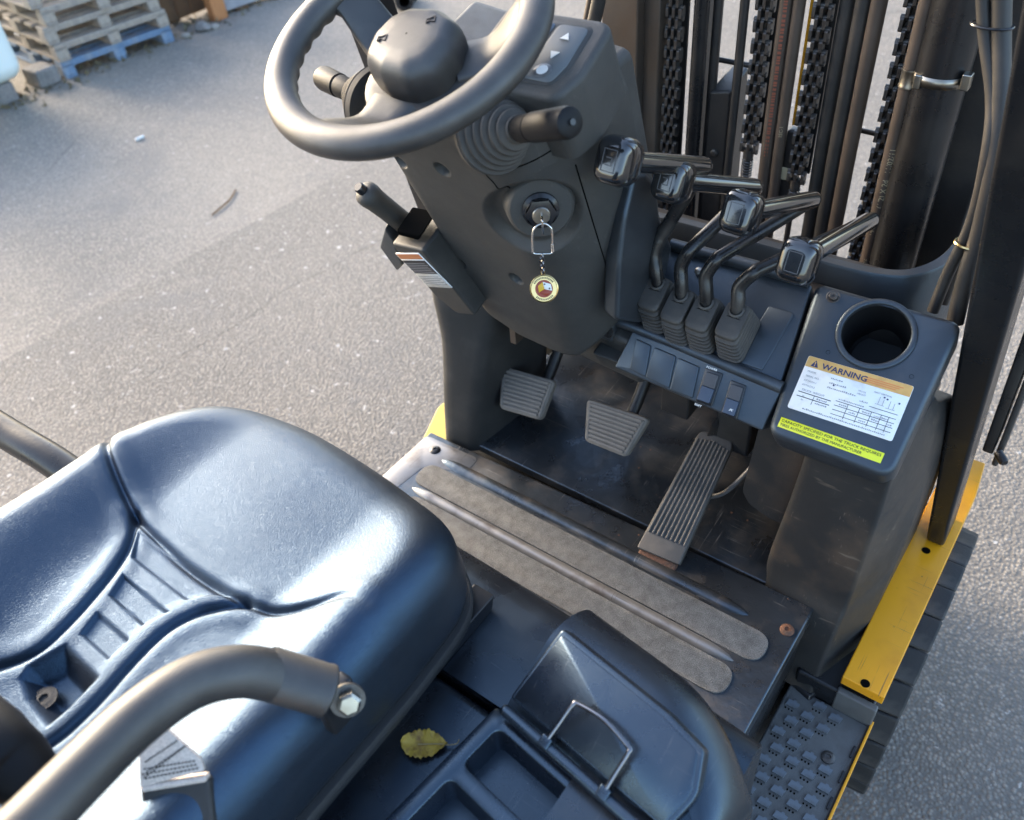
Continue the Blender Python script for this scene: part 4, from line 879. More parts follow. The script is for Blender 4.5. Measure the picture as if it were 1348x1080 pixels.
# panel underside skirt joins the sloping panel and the cover
# ---- pedals
def pad_pedal(tl, tr, br, bl, name):
    tl, tr, br, bl = map(lambda p: A(*p), (tl, tr, br, bl)); x = nrm(tr-tl); f = frame(bl, x, tl-bl); g = lambda p: (float((p-bl)@x), float((p-bl)@nrm((tl-bl)-x*((tl-bl)@x))))
    q = np.array([g(bl), g(br), g(tr), g(tl)])
    o = plate2(name, rpoly(q, [.012, .012, .008, .008], 6), -.014, 0, 'pedal_rubber', FK, f, .004, 3); n = 9
    for k in range(n):
        t = .10+.80*k/(n-1); lo = q[0]*(1-t)+q[3]*t; hi = q[1]*(1-t)+q[2]*t; e = nrm(hi-lo); lo = lo+e*.009; hi = hi-e*.009; mid = (lo+hi)/2; ff = frame(f(A(mid[0], mid[1], 0)), f(A(hi[0], hi[1], 0))-f(A(lo[0], lo[1], 0)), f(A(0, 1, 0))-f(A(0, 0, 0)))
        box('pad_rib', (0, 0, .0005), (np.linalg.norm(hi-lo), .0050, .007), 'pedal_rubber', o, .0012, ff)
    for s in (.065, .935):
        a, b = q[0]*(1-s)+q[1]*s, q[3]*(1-s)+q[2]*s; ff = frame(f(A(*a, 0)), f(A(*b, 0))-f(A(*a, 0)), f(A(*(a-b)[::-1]*A(-1, 1), 0))-f(A(0, 0, 0))); l = np.linalg.norm(b-a)
        box('pad_edge', (l/2, 0, .001), (l*.88, .007, .006), 'pedal_rubber', o, .0025, ff)
    c = (tl+tr+br+bl)/4; nn_ = -np.cross(x, nrm(tl-bl)); tube('pedal_arm', [c+nn_*.012, c+nn_*.05+A(0, .03, -.0), c+A(0, .12, .03), c+A(0, .22, .16)], .011, 'mast_black', o, 10, 6)
    return o
pad_pedal((-0.2705,0.8856,0.7550), (-0.1600,0.9006,0.7550), (-0.1594,0.8498,0.7000), (-0.2427,0.8361,0.7000), 'inching_pedal')
pad_pedal((-0.0881,0.8904,0.7550), (0.0285,0.9020,0.7550), (0.0137,0.8500,0.7000), (-0.0662,0.8470,0.7000), 'brake_pedal')
a, b, c, d = [A(*p) for p in ((0.1056,0.9342,0.7450), (0.1653,0.9360,0.7450), (0.1721,0.7506,0.6320), (0.0990,0.7442,0.6320))]
f = frame(d, c-d, a-d); xx = nrm(c-d); yy = nrm((a-d)-xx*((a-d)@xx)); g = lambda p: np.array((float((p-d)@xx), float((p-d)@yy))); q = [g(d), g(c), g(b), g(a)]
ac = plate2('accelerator_pedal', rpoly(q, [.003, .003, .014, .014], 6), -.012, 0, 'pedal_rubber_dark', FK, f, .003, 3)
for k in range(9):
    t = .07+.86*k/8; lo = q[0]*(1-t)+q[1]*t; hi = q[3]*(1-t)+q[2]*t; e = hi-lo; lo = lo+e*.14; hi = hi-e*.05*(1+.5*abs(k-4)/4); ln_ = np.linalg.norm(hi-lo); ff = frame(f(A(*lo, 0)), f(A(*hi, 0))-f(A(*lo, 0)), f(A(-(hi-lo)[1], (hi-lo)[0], 0))-f(A(0, 0, 0)))
    box('pedal_rib', (ln_/2, 0, .0005), (ln_, .0036, .005), 'pedal_rubber_dark', ac, .0014, ff)
box('pedal_hinge', (np.linalg.norm(c-d)/2, -.006, -.010), (.066, .016, .008), 'rust', ac, .003, f)
# ---- lever boots, levers and knobs
KN = [(0.0717,0.7280,1.3000), (0.0834,0.8353,1.2300), (0.1658,0.8541,1.2000), (0.2492,0.8356,1.1700)]
EN = [(0.0932,0.8932,1.2250), (0.1319,0.9693,1.1700), (0.1923,1.0271,1.1400), (0.2624,1.0634,1.1100)]
BT = [(0.0590,0.8526,1.0631), (0.0976,0.8475,1.0597), (0.1340,0.8480,1.0601), (0.1758,0.8504,1.0616)]
MD = [(0.0467,0.8635,1.1002), (0.0887,0.8598,1.0977), (0.1259,0.8581,1.0966), (0.1715,0.8611,1.0926)]
M2 = [(0.0502,0.8719,1.1237), (0.0961,0.8660,1.1198), (0.1355,0.8667,1.1202), (0.1866,0.8691,1.1159)]
names = ['lift_lever', 'tilt_lever', 'shift_lever', 'fork_lever']
for i in range(4):
    b = A(*BT[i]); base = b-CN*.060
    w2, l2 = .0165, .027; n = 10; prof = []; V = []
    sh = rpoly([(-w2, -l2), (w2, -l2), (w2, l2), (-w2, l2)], .010, 5); k = len(sh)
    lv = [(-.002, 1.06)]
    for t in range(6): h0 = .002+t*.0088; lv += [(h0, 1.0-.03*t), (h0+.0016, 1.30-.045*t), (h0+.0050, 1.31-.05*t), (h0+.0068, 1.12-.045*t), (h0+.0080, .99-.03*t)]
    lv += [(.0555, .84), (.0565, .95), (.0615, .94), (.063, .88), (.0633, .6), (.0633, .02)]
    bo_ = b-CN*.062; bfr = frame(bo_, (1, 0, 0), CU)
    for h_, s in lv: V.append(np.c_[sh[:, 0]*(1+(s-1)*.45), sh[:, 1]*s-.010-.004*s, np.full(k, h_)])
    boot = mk('lever_boot', bfr(np.concatenate(V)), gridf(len(lv), k, True), 'boot_rubber', FK, ang=55)
    P = spline(np.array([b-CN*.004, b+(A(*MD[i])-b)*.45, MD[i], M2[i]]), 6)
    E_, K_ = A(*EN[i]), A(*KN[i]); hd_ = nrm(K_-E_); up = A(*M2[i])
    tn = nrm(E_-up); end = E_
    P = np.concatenate([P, [up+(E_-up)*.35, up+(E_-up)*.7, E_-tn*.016]])
    arc = spline(np.array([E_-tn*.016, E_-tn*.005+nrm(hd_)*.0, E_+hd_*.006, E_+hd_*.016]), 6)
    P = np.concatenate([P, arc[1:]])
    lev = tube(names[i], P, .0092, 'lever_black', FK, 18, sm=False)
    tl_ = np.linalg.norm(K_-E_); lathe('lever_tail', [(0, -.0105), (.005, -.0098), (.009, -.007), (.0112, -.002), (.0118, .004), (.0118, tl_-.012), (0, tl_-.012)], E_, hd_, 'knob_gloss', lev, 24, 60)
    lathe('boot_collar', [(.0105, 0), (.0105, .0025), (.008, .004)], b+CN*.0012, CN, 'boot_rubber', boot, 20)
    # knob: a rounded block, flattened on its face, tapering to the tail
    hd0 = hd_; hd_ = nrm(A(-.05, -.85, .38)*.8+hd_*.2*A(.3, 1, 1)); side = nrm(np.cross(hd_, (0, 0, 1))); upv = np.cross(side, hd_); kf = frame(K_, side, upv)   # z = side x up = along +/- hd
    zdir = np.cross(side, upv); sg_ = 1 if zdir@hd_ > 0 else -1
    V = []; ks_ = rpoly([(-.022, -.0265), (.022, -.0265), (.022, .0265), (-.022, .0265)], .016, 8)
    for h_, s in ((-.042, .42), (-.034, .48), (-.026, .68), (-.016, .88), (-.005, .99), (.006, 1.0), (.013, .95), (.0175, .86), (.0200, .72), (.0205, .5), (.0206, .02)): V.append(np.c_[ks_*s, np.full(len(ks_), h_*sg_)])
    kb = mk('lever_knob', kf(np.concatenate(V)), gridf(11, len(ks_), True), 'knob_gloss', lev, ang=60)
    z0 = .0202*sg_
    fr_k = frame(K_+hd_*.0207, side, upv)
    ring = []
    for (x0, y0, x1, y1) in ((-.0085, -.012, .0085, -.0112), (-.0085, .0112, .0085, .012), (-.0085, -.012, -.0077, .012), (.0077, -.012, .0085, .012)): ring.append(boxgeo(((x0+x1)/2, (y0+y1)/2, 0), (x1-x0, y1-y0, .0008)))
    if i < 2: ring += [boxgeo((0, .003, 0), (.008, .001, .0008)), boxgeo((-.0035, -.001, 0), (.001, .009, .0008)), boxgeo((.001, -.005, 0), (.006, .001, .0008))]
    printed('knob_symbol', ring, 'knob_icon', kb, fr_k)

# ================================================================== COWL RIM, MAST, PILLARS, HOSES
RP = spline(np.array([(-.06, 1.03, 1.050), (.004, 1.03, 1.053), (.08, 1.03, 1.053), (.161, 1.03, 1.054), (.24, 1.028, 1.055), (.294, 1.03, 1.057), (.335, 1.045, 1.06), (.362, 1.09, 1.062), (.372, 1.16, 1.064), (.376, 1.30, 1.066)]), 6)
T_ = np.gradient(RP, axis=0); T_[:, 2] = 0; T_ /= np.linalg.norm(T_, axis=1)[:, None]; NRM = np.c_[-T_[:, 1], T_[:, 0], np.zeros(len(RP))]       # towards the mast
V = []
for o_, z in ((-.006, -.16), (-.006, -.004), (-.004, 0), (.010, .0), (.012, -.003), (.012, -.008), (.0, -.010), (.0, -.16)): V.append(RP+NRM*o_+A(0, 0, z))
n = len(RP); V = np.array(V).transpose(1, 0, 2).reshape(-1, 3); cw = mk('cowl_rim', V, gridf(n, 8, True), 'console_plastic', FK, ang=40)
box('cowl_deck', (.19, 1.01, .99), (.36, .026, .06), 'mast_black', cw, .004)
MY = 1.30
# mast channels
mst = hexa('mast_channel', [(-.285, 1.26, .25), (-.215, 1.26, .25), (-.215, 1.285, .25), (-.262, 1.285, .25), (-.262, 1.42, .25), (-.285, 1.42, .25)], [(-.285, 1.26, 2.2), (-.215, 1.26, 2.2), (-.215, 1.285, 2.2), (-.262, 1.285, 2.2), (-.262, 1.42, 2.2), (-.285, 1.42, 2.2)], 'mast_steel', FK, .003)
m2 = box('inner_channel', (-.200, 1.33, 1.2), (.03, .10, 2.0), 'mast_steel', FK, .003)
box('inner_channel', (-.135, 1.36, 1.2), (.02, .06, 2.0), 'mast_black', FK, .003)
hexa('mast_channel', [(.262, 1.33, .25), (.34, 1.33, .25), (.34, 1.45, .25), (.262, 1.45, .25)], [(.262, 1.33, 2.2), (.34, 1.33, 2.2), (.34, 1.45, 2.2), (.262, 1.45, 2.2)], 'mast_black', FK, .004)
box('inner_channel', (.186, 1.40, 1.2), (.024, .05, 2.0), 'mast_steel', FK, .003)
lathe('lift_cylinder', [(0, -.9), (.036, -.9), (.036, .8), (0, .8)], (.262, 1.27, 1.2), (0, 0, 1), 'black_paint', FK, 40)
tube('lift_rod', [(.118 if False else -.116, 1.29, .4), (-.116, 1.29, 2.0)], .0125, 'black_paint', FK, 20, sm=False)
tube('lift_rod', [(-.097, 1.31, .4), (-.097, 1.31, 2.0)], .008, 'mast_black', FK, 14, sm=False)
tube('lift_rod', [(-.049, 1.30, .4), (-.049, 1.30, 2.0)], .0075, 'mast_black', FK, 14, sm=False)
cb = hexa('carriage_block', [(-.098, 1.30, .75), (-.055, 1.30, .75), (-.055, 1.38, .75), (-.098, 1.38, .75)], [(-.098, 1.30, 1.135), (-.058, 1.30, 1.142), (-.064, 1.38, 1.155), (-.094, 1.38, 1.155)], 'mast_black', FK, .005)
lathe('block_bolt', [(.007, 0), (.007, .004), (.004, .005), (0, .005)], (-.078, 1.30, 1.03), (0, -1, 0), 'chain_steel', cb, 6, 20)
hexa('carriage_block', [(.150, 1.42, .75), (.205, 1.42, .75), (.205, 1.46, .75), (.150, 1.46, .75)], [(.155, 1.42, 1.02), (.205, 1.42, 1.02), (.205, 1.46, 1.03), (.165, 1.46, 1.03)], 'mast_black', FK, .012, 3)
tube('cross_rod', [(-.11, 1.345, 1.172), (0.0, 1.345, 1.170)], .0045, 'mast_black', FK, 10, sm=False)
tube('cross_rod', [(.08, 1.40, 1.075), (.22, 1.40, 1.07)], .0045, 'mast_black', FK, 10, sm=False)
box('mast_crossmember', (.0, 1.39, .62), (.56, .06, .30), 'mast_black', FK, .006)
# leaf chains
PITCH = .0165
def platege(x, t, wd=.0155, L_=PITCH*.96, dz=0):
    pts = []; r = wd/2
    for a in np.linspace(-90, 90, 7): pts.append((r*math.cos(math.radians(a-90))*1, 0)) if False else None
    out = []
    for s in (1, -1):
        for a in np.linspace(-80, 80, 6): out.append((r*math.sin(math.radians(a))*s, s*(L_/2-.002)+s*.5*r*math.cos(math.radians(a))))
    v = [[x-t/2, p, q] for p, q in out]+[[x+t/2, p, q] for p, q in out]; n = len(out)
    return v, [list(range(n))[::-1], list(range(n, 2*n))]+[[i, (i+1) % n, n+(i+1) % n, n+i] for i in range(n)]
def link(kind, c, parent):
    xs = (-.0118, 0, .0118) if kind == 0 else (-.0062, .0062); parts = []
    for x in xs: parts.append(platege(x, .0048 if kind == 0 else .005))
    if kind == 0:
        for z in (-PITCH/2, PITCH/2): v, f = lathegeo([(0, -.0155), (.0042, -.0155), (.0042, .0155), (0, .0155)], (0, 0, z), (1, 0, 0), 10); parts.append((v, f))
    o = join('chain_link', [([A(*p)+c for p in v], f) for v, f in parts], 'chain_steel', parent, 35); return o
def chain(x, y, z0, z1):
    root = box('chain_guide', (x, y+.020, (z0+z1)/2), (.030, .006, z1-z0), 'mast_black', None, .001); root.name = 'leaf_chain'; WL['leaf_chain'] = WL.get('leaf_chain', None)
    WL[root.name] = A(x, y+.020, (z0+z1)/2); place(root, WL[root.name], FK)
    z = z0; k = 0
    while z < z1:
        c = A(x, y, z)
        if LK[k % 2] is None: LK[k % 2] = link(k % 2, c, root); OFF[k % 2] = WL[LK[k % 2].name]-c
        else: dup(LK[k % 2], c+OFF[k % 2], root)
        z += PITCH; k += 1
    return root
LK, OFF = [None, None], [None, None]
chain(-.165, 1.295, .86, 1.50); c2 = chain(-.015, 1.30, 1.055, 1.50); c3 = chain(.074, 1.30, 1.02, 1.50); chain(.200, 1.30, .82, 1.50)
for x, z, cch in ((-.015, 1.05, c2), (.074, 1.015, c3)):
    v = [(x+math.cos(t)*.0085, 1.30+math.sin(t)*.0085, z-.018-t*.00078) for t in np.linspace(0, 2*math.pi*7, 90)]
    tube('anchor_spring', v, .0016, 'chain_steel', cch, 6, sm=False)
    lathe('anchor_bolt', [(0, .0), (.009, 0), (.009, -.016), (.005, -.018), (.005, -.12), (0, -.12)], (x, 1.30, z), (0, 0, 1), 'chain_steel', cch, 14)
# hoses up the mast
HS = [((.017, 1.30), .0105, 'hose_brown'), ((.037, 1.30), .0095, 'hose_brown'), ((.105, 1.31), .0115, 'hose_rubber'), ((.130, 1.30), .0115, 'hose_rubber'), ((.153, 1.295), .0115, 'hose_brown'), ((.224, 1.262), .0115, 'hose_brown')]
hz_ = []
for (x, y), r, m in HS: hz_.append(tube('mast_hose', [(x, y, .55), (x+.002, y, .9), (x, y, 1.1), (x-.001, y+.002, 1.4), (x, y, 2.0)], r, m, FK, 18, 8))
tube('bleed_pipe', [(.050, 1.315, 1.10), (.051, 1.315, 2.0)], .0025, 'yellow_paint', FK, 8, sm=False)
box('hose_fitting', (.055, 1.315, 1.03), (.022, .022, .13), 'mast_black', FK, .005)
box('hose_tag', (.053, 1.301, 1.02), (.012, .002, .022), 'print_tan', FK, .0004)
# print along the hoses (wrapped on the side that faces the seat)
def hoseprint(txt, x, y, r, z, size, m, parent, az=-62, sx=1.):
    v, f = textgeo(txt, size, 0, 0, sx=sx); v = v.copy(); a0 = math.radians(az); out = []
    for p in v:
        a = a0-(p[1]-size*.35)/r*1.0; rr_ = r+.0002+p[2]; out.append((x+rr_*math.cos(a), y+rr_*math.sin(a), z+p[0]))
    join('hose_lettering', [(out, f)], m, parent, smooth=False)
hoseprint('12.5', .224, 1.262, .0115, .975, .0115, 'print_tan', hz_[5], -75)
hoseprint('(1/2) X 2d   11/02/11', .224, 1.262, .0115, 1.025, .0115, 'print_tan', hz_[5], -75)
hoseprint('1SC-40/26', .224, 1.262, .0115, .885, .0115, 'print_tan', hz_[5], -75)
random.seed(5)
rp = []; z = 1.05
while z < 1.30:
    l = random.uniform(.004, .008); a = math.radians(-75)
    v, f = boxgeo((0, 0, 0), (.0055, .0006, l*.5)); rp.append((np.array([(.017+.0106*math.cos(a+p[0]/.0105)+0, 1.30+(.0106+p[1])*math.sin(a+p[0]/.0105), z+p[2]) for p in v]), f)); z += l*.9
join('hose_marking', rp, 'print_red', hz_[0], smooth=False)
hoseprint('1SC-1', .037, 1.30, .0095, 1.085, .008, 'print_tan', hz_[1], -75)
# hose clamp on the lift cylinder
ck = lathe('hose_clamp', [(.0120, -.013), (.0135, -.013), (.0138, -.011), (.0128, -.009), (.0128, .009), (.0138, .011), (.0135, .013), (.0120, .013)], (.224, 1.262, 1.225), (0, 0, 1), 'zinc', FK, 32, 60)
V = []
for t in np.linspace(-150, -35, 16):
    a = math.radians(t)
    for z in (-.007, .007): V.append((.262+.0375*math.cos(a), 1.27+.0375*math.sin(a), 1.232+z))
o = mk('clamp_strap', V, gridf(16, 2), 'zinc', ck); sdm = o.modifiers.new('s', 'SOLIDIFY'); sdm.thickness = .0012
box('clamp_lug', (.300, 1.245, 1.238), (.012, .016, .022), 'zinc', ck, .002)
box('clamp_buckle', (.240, 1.238, 1.230), (.010, .006, .020), 'zinc', ck, .002)
# ---- overhead guard front pillars
def pillar(s):
    b, t = 1, 1
    q0 = [(.466, 1.075), (.494, 1.075), (.494, 1.15), (.466, 1.15)]; k0 = [(s*x, y, .551) for x, y in q0]
    q1 = [(.394, .85), (.452, .85), (.452, .93), (.394, .93)]; k1 = [(s*x, y, 1.443) for x, y in q1]
    e = 1.75; k2 = [tuple(A(*a)+(A(*b_)-A(*a))*e) for a, b_ in zip(k0, k1)]
    return hexa('guard_pillar', k0, k2, 'black_paint', FK, .006, 3)
pillar(1); 
pl = hexa('guard_pillar', [(-.50, 1.08, .45), (-.47, 1.08, .45), (-.47, 1.15, .45), (-.50, 1.15, .45)], [(-.45, .72, 1.9), (-.40, .72, 1.9), (-.40, .79, 1.9), (-.45, .79, 1.9)], 'black_paint', FK, .006, 3)
# parts of the mast foot beyond the pillar
k = hexa('tilt_bracket', [(.487, 1.28, .60), (.505, 1.28, .60), (.505, 1.36, .60), (.487, 1.36, .60)], [(.470, 1.36, .90), (.492, 1.36, .90), (.492, 1.42, .90), (.470, 1.42, .90)], 'black_paint', FK, .003)
hexa('tilt_bracket', [(.509, 1.27, .585), (.519, 1.27, .585), (.519, 1.36, .585), (.509, 1.36, .585)], [(.496, 1.36, .90), (.508, 1.36, .90), (.508, 1.42, .90), (.496, 1.42, .90)], 'mast_black', FK, .003)
lathe('bracket_bolt', [(.008, 0), (.008, .02), (.006, .023), (0, .023)], (.512, 1.268, .62), (.6, -.7, -.1), 'black_paint', k, 16)
# hoses between mast and pillar
h1 = tube('side_hose', [(0.3034,1.1000,1.4292), (0.3295,1.0900,1.3562), (0.3611,1.0700,1.2912), (0.3762,1.0500,1.2384), (0.3848,1.0400,1.1558), (0.3783,1.0300,1.0824), (0.3761,1.0200,1.0282)], .0075, 'hose_rubber', FK, 16, 8)
h2 = tube('side_hose', [(0.3243,1.1000,1.4310), (0.3463,1.0900,1.3584), (0.3695,1.0700,1.2927), (0.3849,1.0500,1.2308), (0.3969,1.0350,1.1513), (0.4007,1.0200,1.0842), (0.4066,1.0100,1.0276)], .0105, 'hose_rubber', FK, 18, 8)
h3 = tube('side_hose', [(0.3112,1.1150,1.4262), (0.3348,1.1100,1.3507), (0.3614,1.0900,1.2837), (0.3782,1.0700,1.2009), (0.3839,1.0600,1.1127), (0.3831,1.0400,1.0305)], .006, 'hose_brown', FK, 14, 8)
c = A(*(0.3356,1.0900,1.3627)); tube('cable_tie', [c+A(.022*math.cos(t), .014*math.sin(t), 0) for t in np.linspace(0, 2*math.pi, 20, endpoint=False)], .0016, 'switch_black', FK, 6, 2, True)
c = A(*(0.3940,1.0350,1.1270)); tube('cable_tie', [c+A(.020*math.cos(t), .013*math.sin(t), 0) for t in np.linspace(0, 2*math.pi, 20, endpoint=False)], .002, 'gold', FK, 6, 2, True)
tube('side_hose', [(-0.2153,1.1600,1.3503), (-0.2323,1.1600,1.2836), (-0.2602,1.1600,1.1973)], .011, 'hose_rubber', FK, 16, 6)
tube('side_hose', [(-0.2414,1.1800,1.3427), (-0.2626,1.1800,1.2624), (-0.2856,1.1800,1.1864)], .007, 'hose_brown', FK, 14, 6)

# ================================================================== LOOSE THINGS ON THE TRUCK
# key ring
kt = keyP+kn*.018
kr = empty('key_ring', kt, 'silver key ring with chain and round dice fob hanging from the ignition key', 'key ring')
bl_ = kt+kn*.012
f = frame(kt, kn, (0, 0, 1))
plate2('key', rpoly([(-.016, -.003), (.006, -.003), (.010, -.014), (.018, -.016), (.018, .004), (.010, .006), (.006, .003), (-.016, .003)], .003, 4), -.001, .001, 'chrome', kr, f, .0003, 1)
top = kt+kn*.013+A(0, 0, -.004); sd_ = nrm(np.cross(kn, (0, 0, 1)))
RF = frame(top, sd_, A(0, 0, -1)+kn*.15)
tube('split_ring', [RF(A(*p, 0)) for p in ((-.010, .028), (-.0105, .010), (-.009, .004), (-.003, -.001), (.005, .0), (.0105, .006), (.0125, .016), (.0130, .028), (.0125, .033), (.008, .0345), (-.006, .0355), (-.0095, .034), (-.0102, .030))], .0013, 'chrome', kr, 8, 5)
lathe('ring_clasp', [(0, 0), (.0022, 0), (.0022, .009), (0, .009)], RF(A(-.0102, .024, 0)), RF(A(0, 1, 0))-RF(A(0, 0, 0)), 'chrome', kr, 12)
cb_ = RF(A(.003, .0355, 0))
for k in range(5):
    c = cb_+A(0, 0, -.0032-.0049*k); a = math.radians(45 if k % 2 else -45)+.3; u = A(math.cos(a), math.sin(a), 0)
    tube('chain_ring', [c+u*.0028*math.cos(t)+A(0, 0, .0040*math.sin(t)) for t in np.linspace(0, 2*math.pi, 12, endpoint=False)], .0009, 'wire_steel', kr, 6, 2, True)
fbn = nrm(A(.55, -.70, .42)); fc_ = cb_+A(0, 0, -.0475); FX = nrm(np.cross((0, 0, 1), fbn)); FFo = frame(fc_, FX, np.cross(fbn, FX))
fob = lathe('fob', [(0, -.0012), (.0165, -.0012), (.0172, 0), (.0170, .0012), (.0158, .0018), (.0152, .0012), (0, .0012)], fc_, fbn, 'gold', kr, 48)
tube('fob_eye', [fc_+FFo(A(0, .0195, 0))-fc_+A(.0024*math.cos(t), 0, .0034*math.sin(t)) for t in np.linspace(0, 2*math.pi, 12, endpoint=False)], .0009, 'gold', kr, 6, 2, True)
plate2('fob_centre', circ(0, 0, .0105, 36), .0010, .0016, 'fob_red', fob, FFo, 0)
plate2('fob_die', [(-.001, .0085), (.0085, .005), (.0095, -.003), (.0005, -.0005)], .0014, .0024, 'fob_white', fob, FFo, .0002, 1)
plate2('fob_die', [(-.001, .0085), (.0005, -.0005), (-.0065, -.004), (-.007, .004)], .0014, .0023, 'fob_yellow', fob, FFo, .0002, 1)
plate2('fob_die', [(.0005, -.0005), (.0095, -.003), (.003, -.009), (-.0065, -.004)], .0014, .0022, 'fob_red', fob, FFo, .0002, 1)
for p in ((.001, .0055), (.0065, .0)): plate2('die_pip', circ(*p, .0010, 12), .0023, .0027, 'print_black', fob, FFo, 0)
it = []
for t in list(np.linspace(35, 145, 14))+list(np.linspace(225, 315, 11)):
    a = math.radians(t); v, f_ = boxgeo((0, 0, .0016), (.0022, .0011, .0006)); it.append((np.array([(math.cos(a)*(.0130+p[0])-math.sin(a)*p[1], math.sin(a)*(.0130+p[0])+math.cos(a)*p[1], p[2]) for p in v]), f_))
printed('fob_rim_marks', it, 'print_black', fob, FFo)
# dry leaf on the hood
lp_ = A(*(0.1533,0.2284,0.9005)); lx = nrm(A(*(0.1730,0.2460,0.9000))-A(*(0.1321,0.2181,0.9000))); LFm = frame(lp_, lx, np.cross((0, 0, 1), lx))
NU, NV_ = 40, 15; V = []
for i in range(NU):
    t = i/(NU-1); x = -.029+.048*t; wd = .0155*math.sin(math.pi*min(1, t*1.02)**.8)**.75*(1+.07*math.sin(t*58)) if 0 < t < 1 else .0004
    for j in range(NV_):
        s = j/(NV_-1)*2-1; V.append((x, s*wd, .0015+.0035*abs(s)**1.6+.002*math.sin(t*9+s*2)*abs(s)+.0012*math.sin(t*25)*s*s+.003*(t-.5)**2*4))
lf = mk('dry_leaf', LFm(np.array(V)), gridf(NU, NV_), 'leaf', None, ang=80); md_ = lf.modifiers.new('s', 'SOLIDIFY'); md_.thickness = .0004
tag(lf, 'small yellow brown dried leaf lying on the black hood beside the tray', 'leaf')
tube('leaf_stalk', [LFm(A(*p)) for p in ((-.012, 0, .0032), (.01, .0, .004), (.02, -.001, .004), (.028, .001, .003), (.030, .005, .004))], .0006, 'leaf_stalk', lf, 6, 5)
# ================================================================== BACKGROUND OF THE YARD
PA = A(-4.775, 2.375, 0); PBv = A(-4.70, 3.11, 0); py_ = nrm(PBv-PA); px_ = A(py_[1], -py_[0], 0); PW_ = np.linalg.norm(PBv-PA)
def pallet(m, z, dx, dy, rot, label, h=.097):
    c = PA+A(0, 0, z)+px_*dx+py_*dy; r = Matrix.Rotation(rot, 3, 'Z'); ux = np.array(r @ Vector(px_)); uy = np.array(r @ Vector(py_)); f = frame(c, uy, -ux)   # local x along the face, y away from the yard
    e = empty('pallet', c, label, 'pallet', 'stacked wooden pallets at the edge of the yard')
    d = .9; n = 6
    for k in range(n): box('deck_board', (PW_/2, .05+k*(d-.1)/(n-1), h-.009), (PW_, .095, .017), m, e, .002, f)
    for xx in (.035, PW_/2, PW_-.035):
        box('skid_board', (xx, d/2, .008), (.07, d, .014), m, e, .002, f)
        for yy in (.045, d/2, d-.045): box('block', (xx, yy, (h-.003)/2), (.075, .085, h-.036), m, e, .003, f)
    for yy in (.045, d/2, d-.045): box('stringer_board', (PW_/2, yy, h-.026), (PW_, .085, .015), m, e, .002, f)
random.seed(11)
PLB = ['blue painted wooden pallet at the bottom of the stack', 'grey wooden pallet lying directly on the blue one', 'grey wooden pallet second above the blue one', 'grey wooden pallet third above the blue one', 'wooden pallet of the stack cut off by the upper edge of the picture']
for k, lab in enumerate(PLB):
    pallet('pallet_blue' if k == 0 else 'pallet_wood', k*.0985, 0 if k == 0 else random.uniform(-.05, .01), random.uniform(-.02, .03), random.uniform(-.03, .03), lab)
# pale tank at the far left
tq = A(-4.70, 2.18, 0)
tk = empty('plastic_tank', tq, 'pale teal plastic tank with rounded corners left of the pallets', 'tank')
box('tank_body', (tq[0]-.5, tq[1]-.53, .42), (1.0, 1.0, .62), 'tank_plastic', tk, .09, seg=6)
box('tank_foot', (tq[0]-.12, tq[1]-.2, .055), (.14, .16, .11), 'concrete', tk, .012)
box('tank_foot', (tq[0]-.12, tq[1]-.85, .055), (.14, .16, .11), 'concrete', tk, .012)
tag(box('concrete_block', (-4.86, 2.28, .05), (.17, .14, .10), 'concrete', None, .012), 'small grey concrete block on the ground between tank and pallets', 'block')
# crate, post, beam
cr_ = empty('wooden_crate', (-5.4, 3.75, 0), 'dark brown wooden crate standing right of the pallet stack', 'crate')
for k in range(6): box('crate_board', (-5.0, 3.32+.11*k, .30), (.02, .104, .56), 'crate_brown', cr_, .003)
for k in range(6): box('crate_board', (-5.07-.11*k, 3.255, .30), (.104, .02, .56), 'crate_brown', cr_, .003)
box('crate_skid', (-5.35, 3.35, .03), (.7, .08, .05), 'crate_brown', cr_, .004); box('crate_skid', (-5.35, 3.85, .03), (.7, .08, .05), 'crate_brown', cr_, .004); box('crate_top', (-5.35, 3.6, .585), (.72, .72, .02), 'crate_brown', cr_, .003)
tag(box('wooden_post', (-4.77, 3.53, .33), (.07, .11, .66), 'wood_orange', None, .006), 'upright orange brown wooden post beside the dark crate', 'post')
bmq = empty('grey_beam', (-4.85, 3.9, 0), 'long pale grey beam with a blue painted mark lying behind the post', 'beam')
ff = frame((-4.80, 3.62, .10), (.12, 1, 0), (-1, .12, 0)); box('beam_body', (.75, .05, 0), (1.5, .12, .16), 'beam_grey', bmq, .008, ff); box('painted_mark', (.16, -.0105, .03), (.16, .003, .06), 'blue_paint', bmq, .001, ff); 
for x in (.12, .8): box('beam_support', (x, .05, -.09), (.10, .14, .02), 'crate_brown', bmq, .003, ff)
pf = frame((-3.75, 4.20, .07), (.9, .35, 0), (-.35, .9, 0))
pp = empty('pipe_fitting', (-3.7, 4.2, 0), 'dark metal pipe fitting lying on the asphalt behind the steering wheel', 'pipe')
lathe('pipe_body', [(.035, .0), (.06, .0), (.065, .02), (.065, .05), (.045, .06), (.045, .30), (.06, .31), (.06, .36), (.04, .36), (.04, .02), (.035, 0)], (-3.60, 4.14, .068), (-.75, .65, .0), 'black_paint', pp, 28)
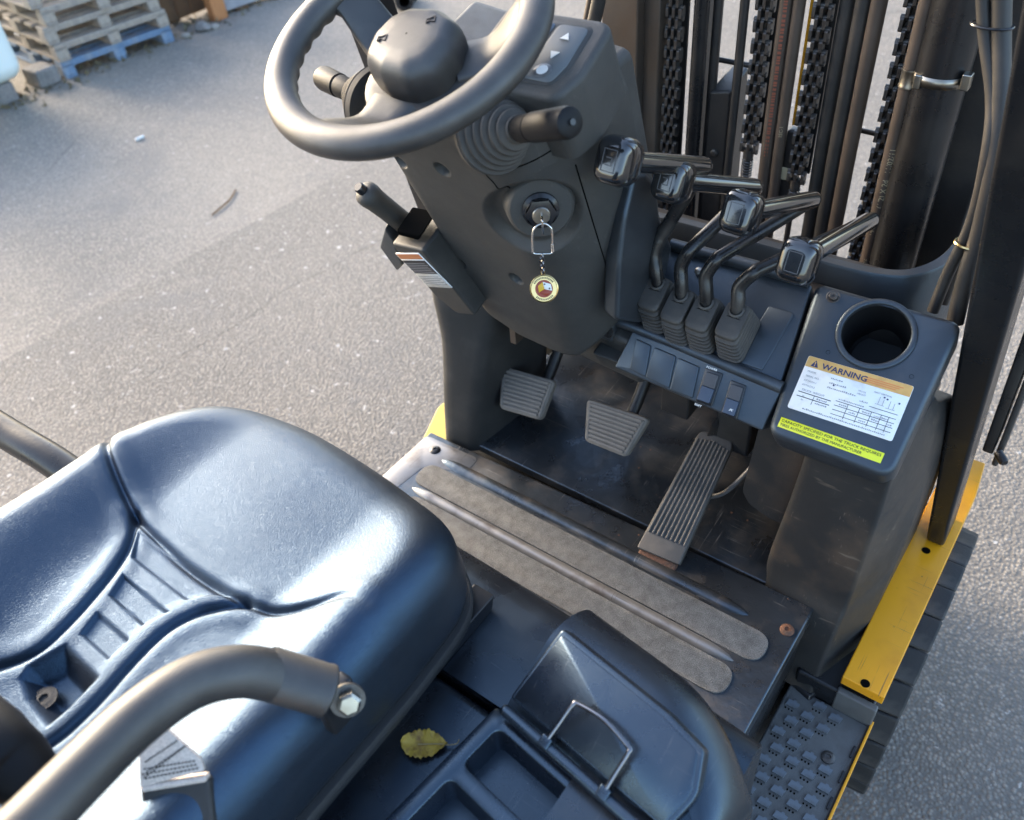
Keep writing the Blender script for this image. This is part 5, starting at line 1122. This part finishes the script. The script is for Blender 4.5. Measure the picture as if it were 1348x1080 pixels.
box('pipe_bracket', (-3.80, 4.32, .05), (.22, .08, .10), 'black_paint', pp, .01)
# rubble and weeds along the edge
def rock(c, s, name, label, m='stone', grp=None):
    bm = bmesh.new(); bmesh.ops.create_icosphere(bm, subdivisions=2, radius=1)
    for v in bm.verts: k = 1+.28*(random.random()-.5); v.co = Vector((v.co.x*s[0]*k+c[0], v.co.y*s[1]*k+c[1], max(0, v.co.z*s[2]*k+s[2]*.55)+c[2]))
    return tag(bmk(name, bm, m, None, None, 0, ang=25), label, 'stone', grp)
rock((-4.6882,3.3335,0.0000), (.06, .05, .035), 'stone', 'dark grey stone on the asphalt in front of the orange post', 'concrete')
rock((-4.6353,3.3867,0.0000), (.035, .03, .022), 'stone', 'small pale stone beside the dark stone near the post')
rock((-4.8335,2.2640,0.0000), (.035, .03, .03), 'stone', 'small pale stone beside the concrete block near the tank')
rock((-4.6797,3.1847,0.0000), (.03, .03, .02), 'stone', 'small stone lying just right of the blue pallet')
# dirt and weeds as one uncountable mass along the yard edge
V, F = [], []
random.seed(21)
for k in range(420):
    t = random.random(); x = -4.72+random.gauss(0, .10)-.2*t; y = 1.9+2.3*t; a = random.random()*6.28; h = random.uniform(.008, .035); wd = random.uniform(.006, .02); b = len(V)
    dx, dy = math.cos(a)*wd, math.sin(a)*wd; V += [(x-dx, y-dy, .002), (x+dx, y+dy, .002), (x+dx*.4+random.gauss(0, .015), y+dy*.4+random.gauss(0, .015), h)]; F.append((b, b+1, b+2))
tag(mk('weeds', V, F, 'weed', None, False), 'low weeds and dead leaves along the yard edge', None, None, 'stuff')
# litter bits on the asphalt
tw = tube('twig', [(-2.5759,1.7387,0.0060), (-2.5928,1.8073,0.0080), (-2.6163,1.8729,0.0070), (-2.6652,1.9430,0.0060)], .0035, 'crate_brown', None, 6, 5)
tag(tw, 'thin dark twig lying on the open asphalt left of the steering column', 'twig')
tag(box('cigarette_end', (-3.5821,2.0678,0.0080), (.012, .05, .014), 'label_white', None, .004), 'small white cigarette end on the asphalt below the pallets', 'litter')
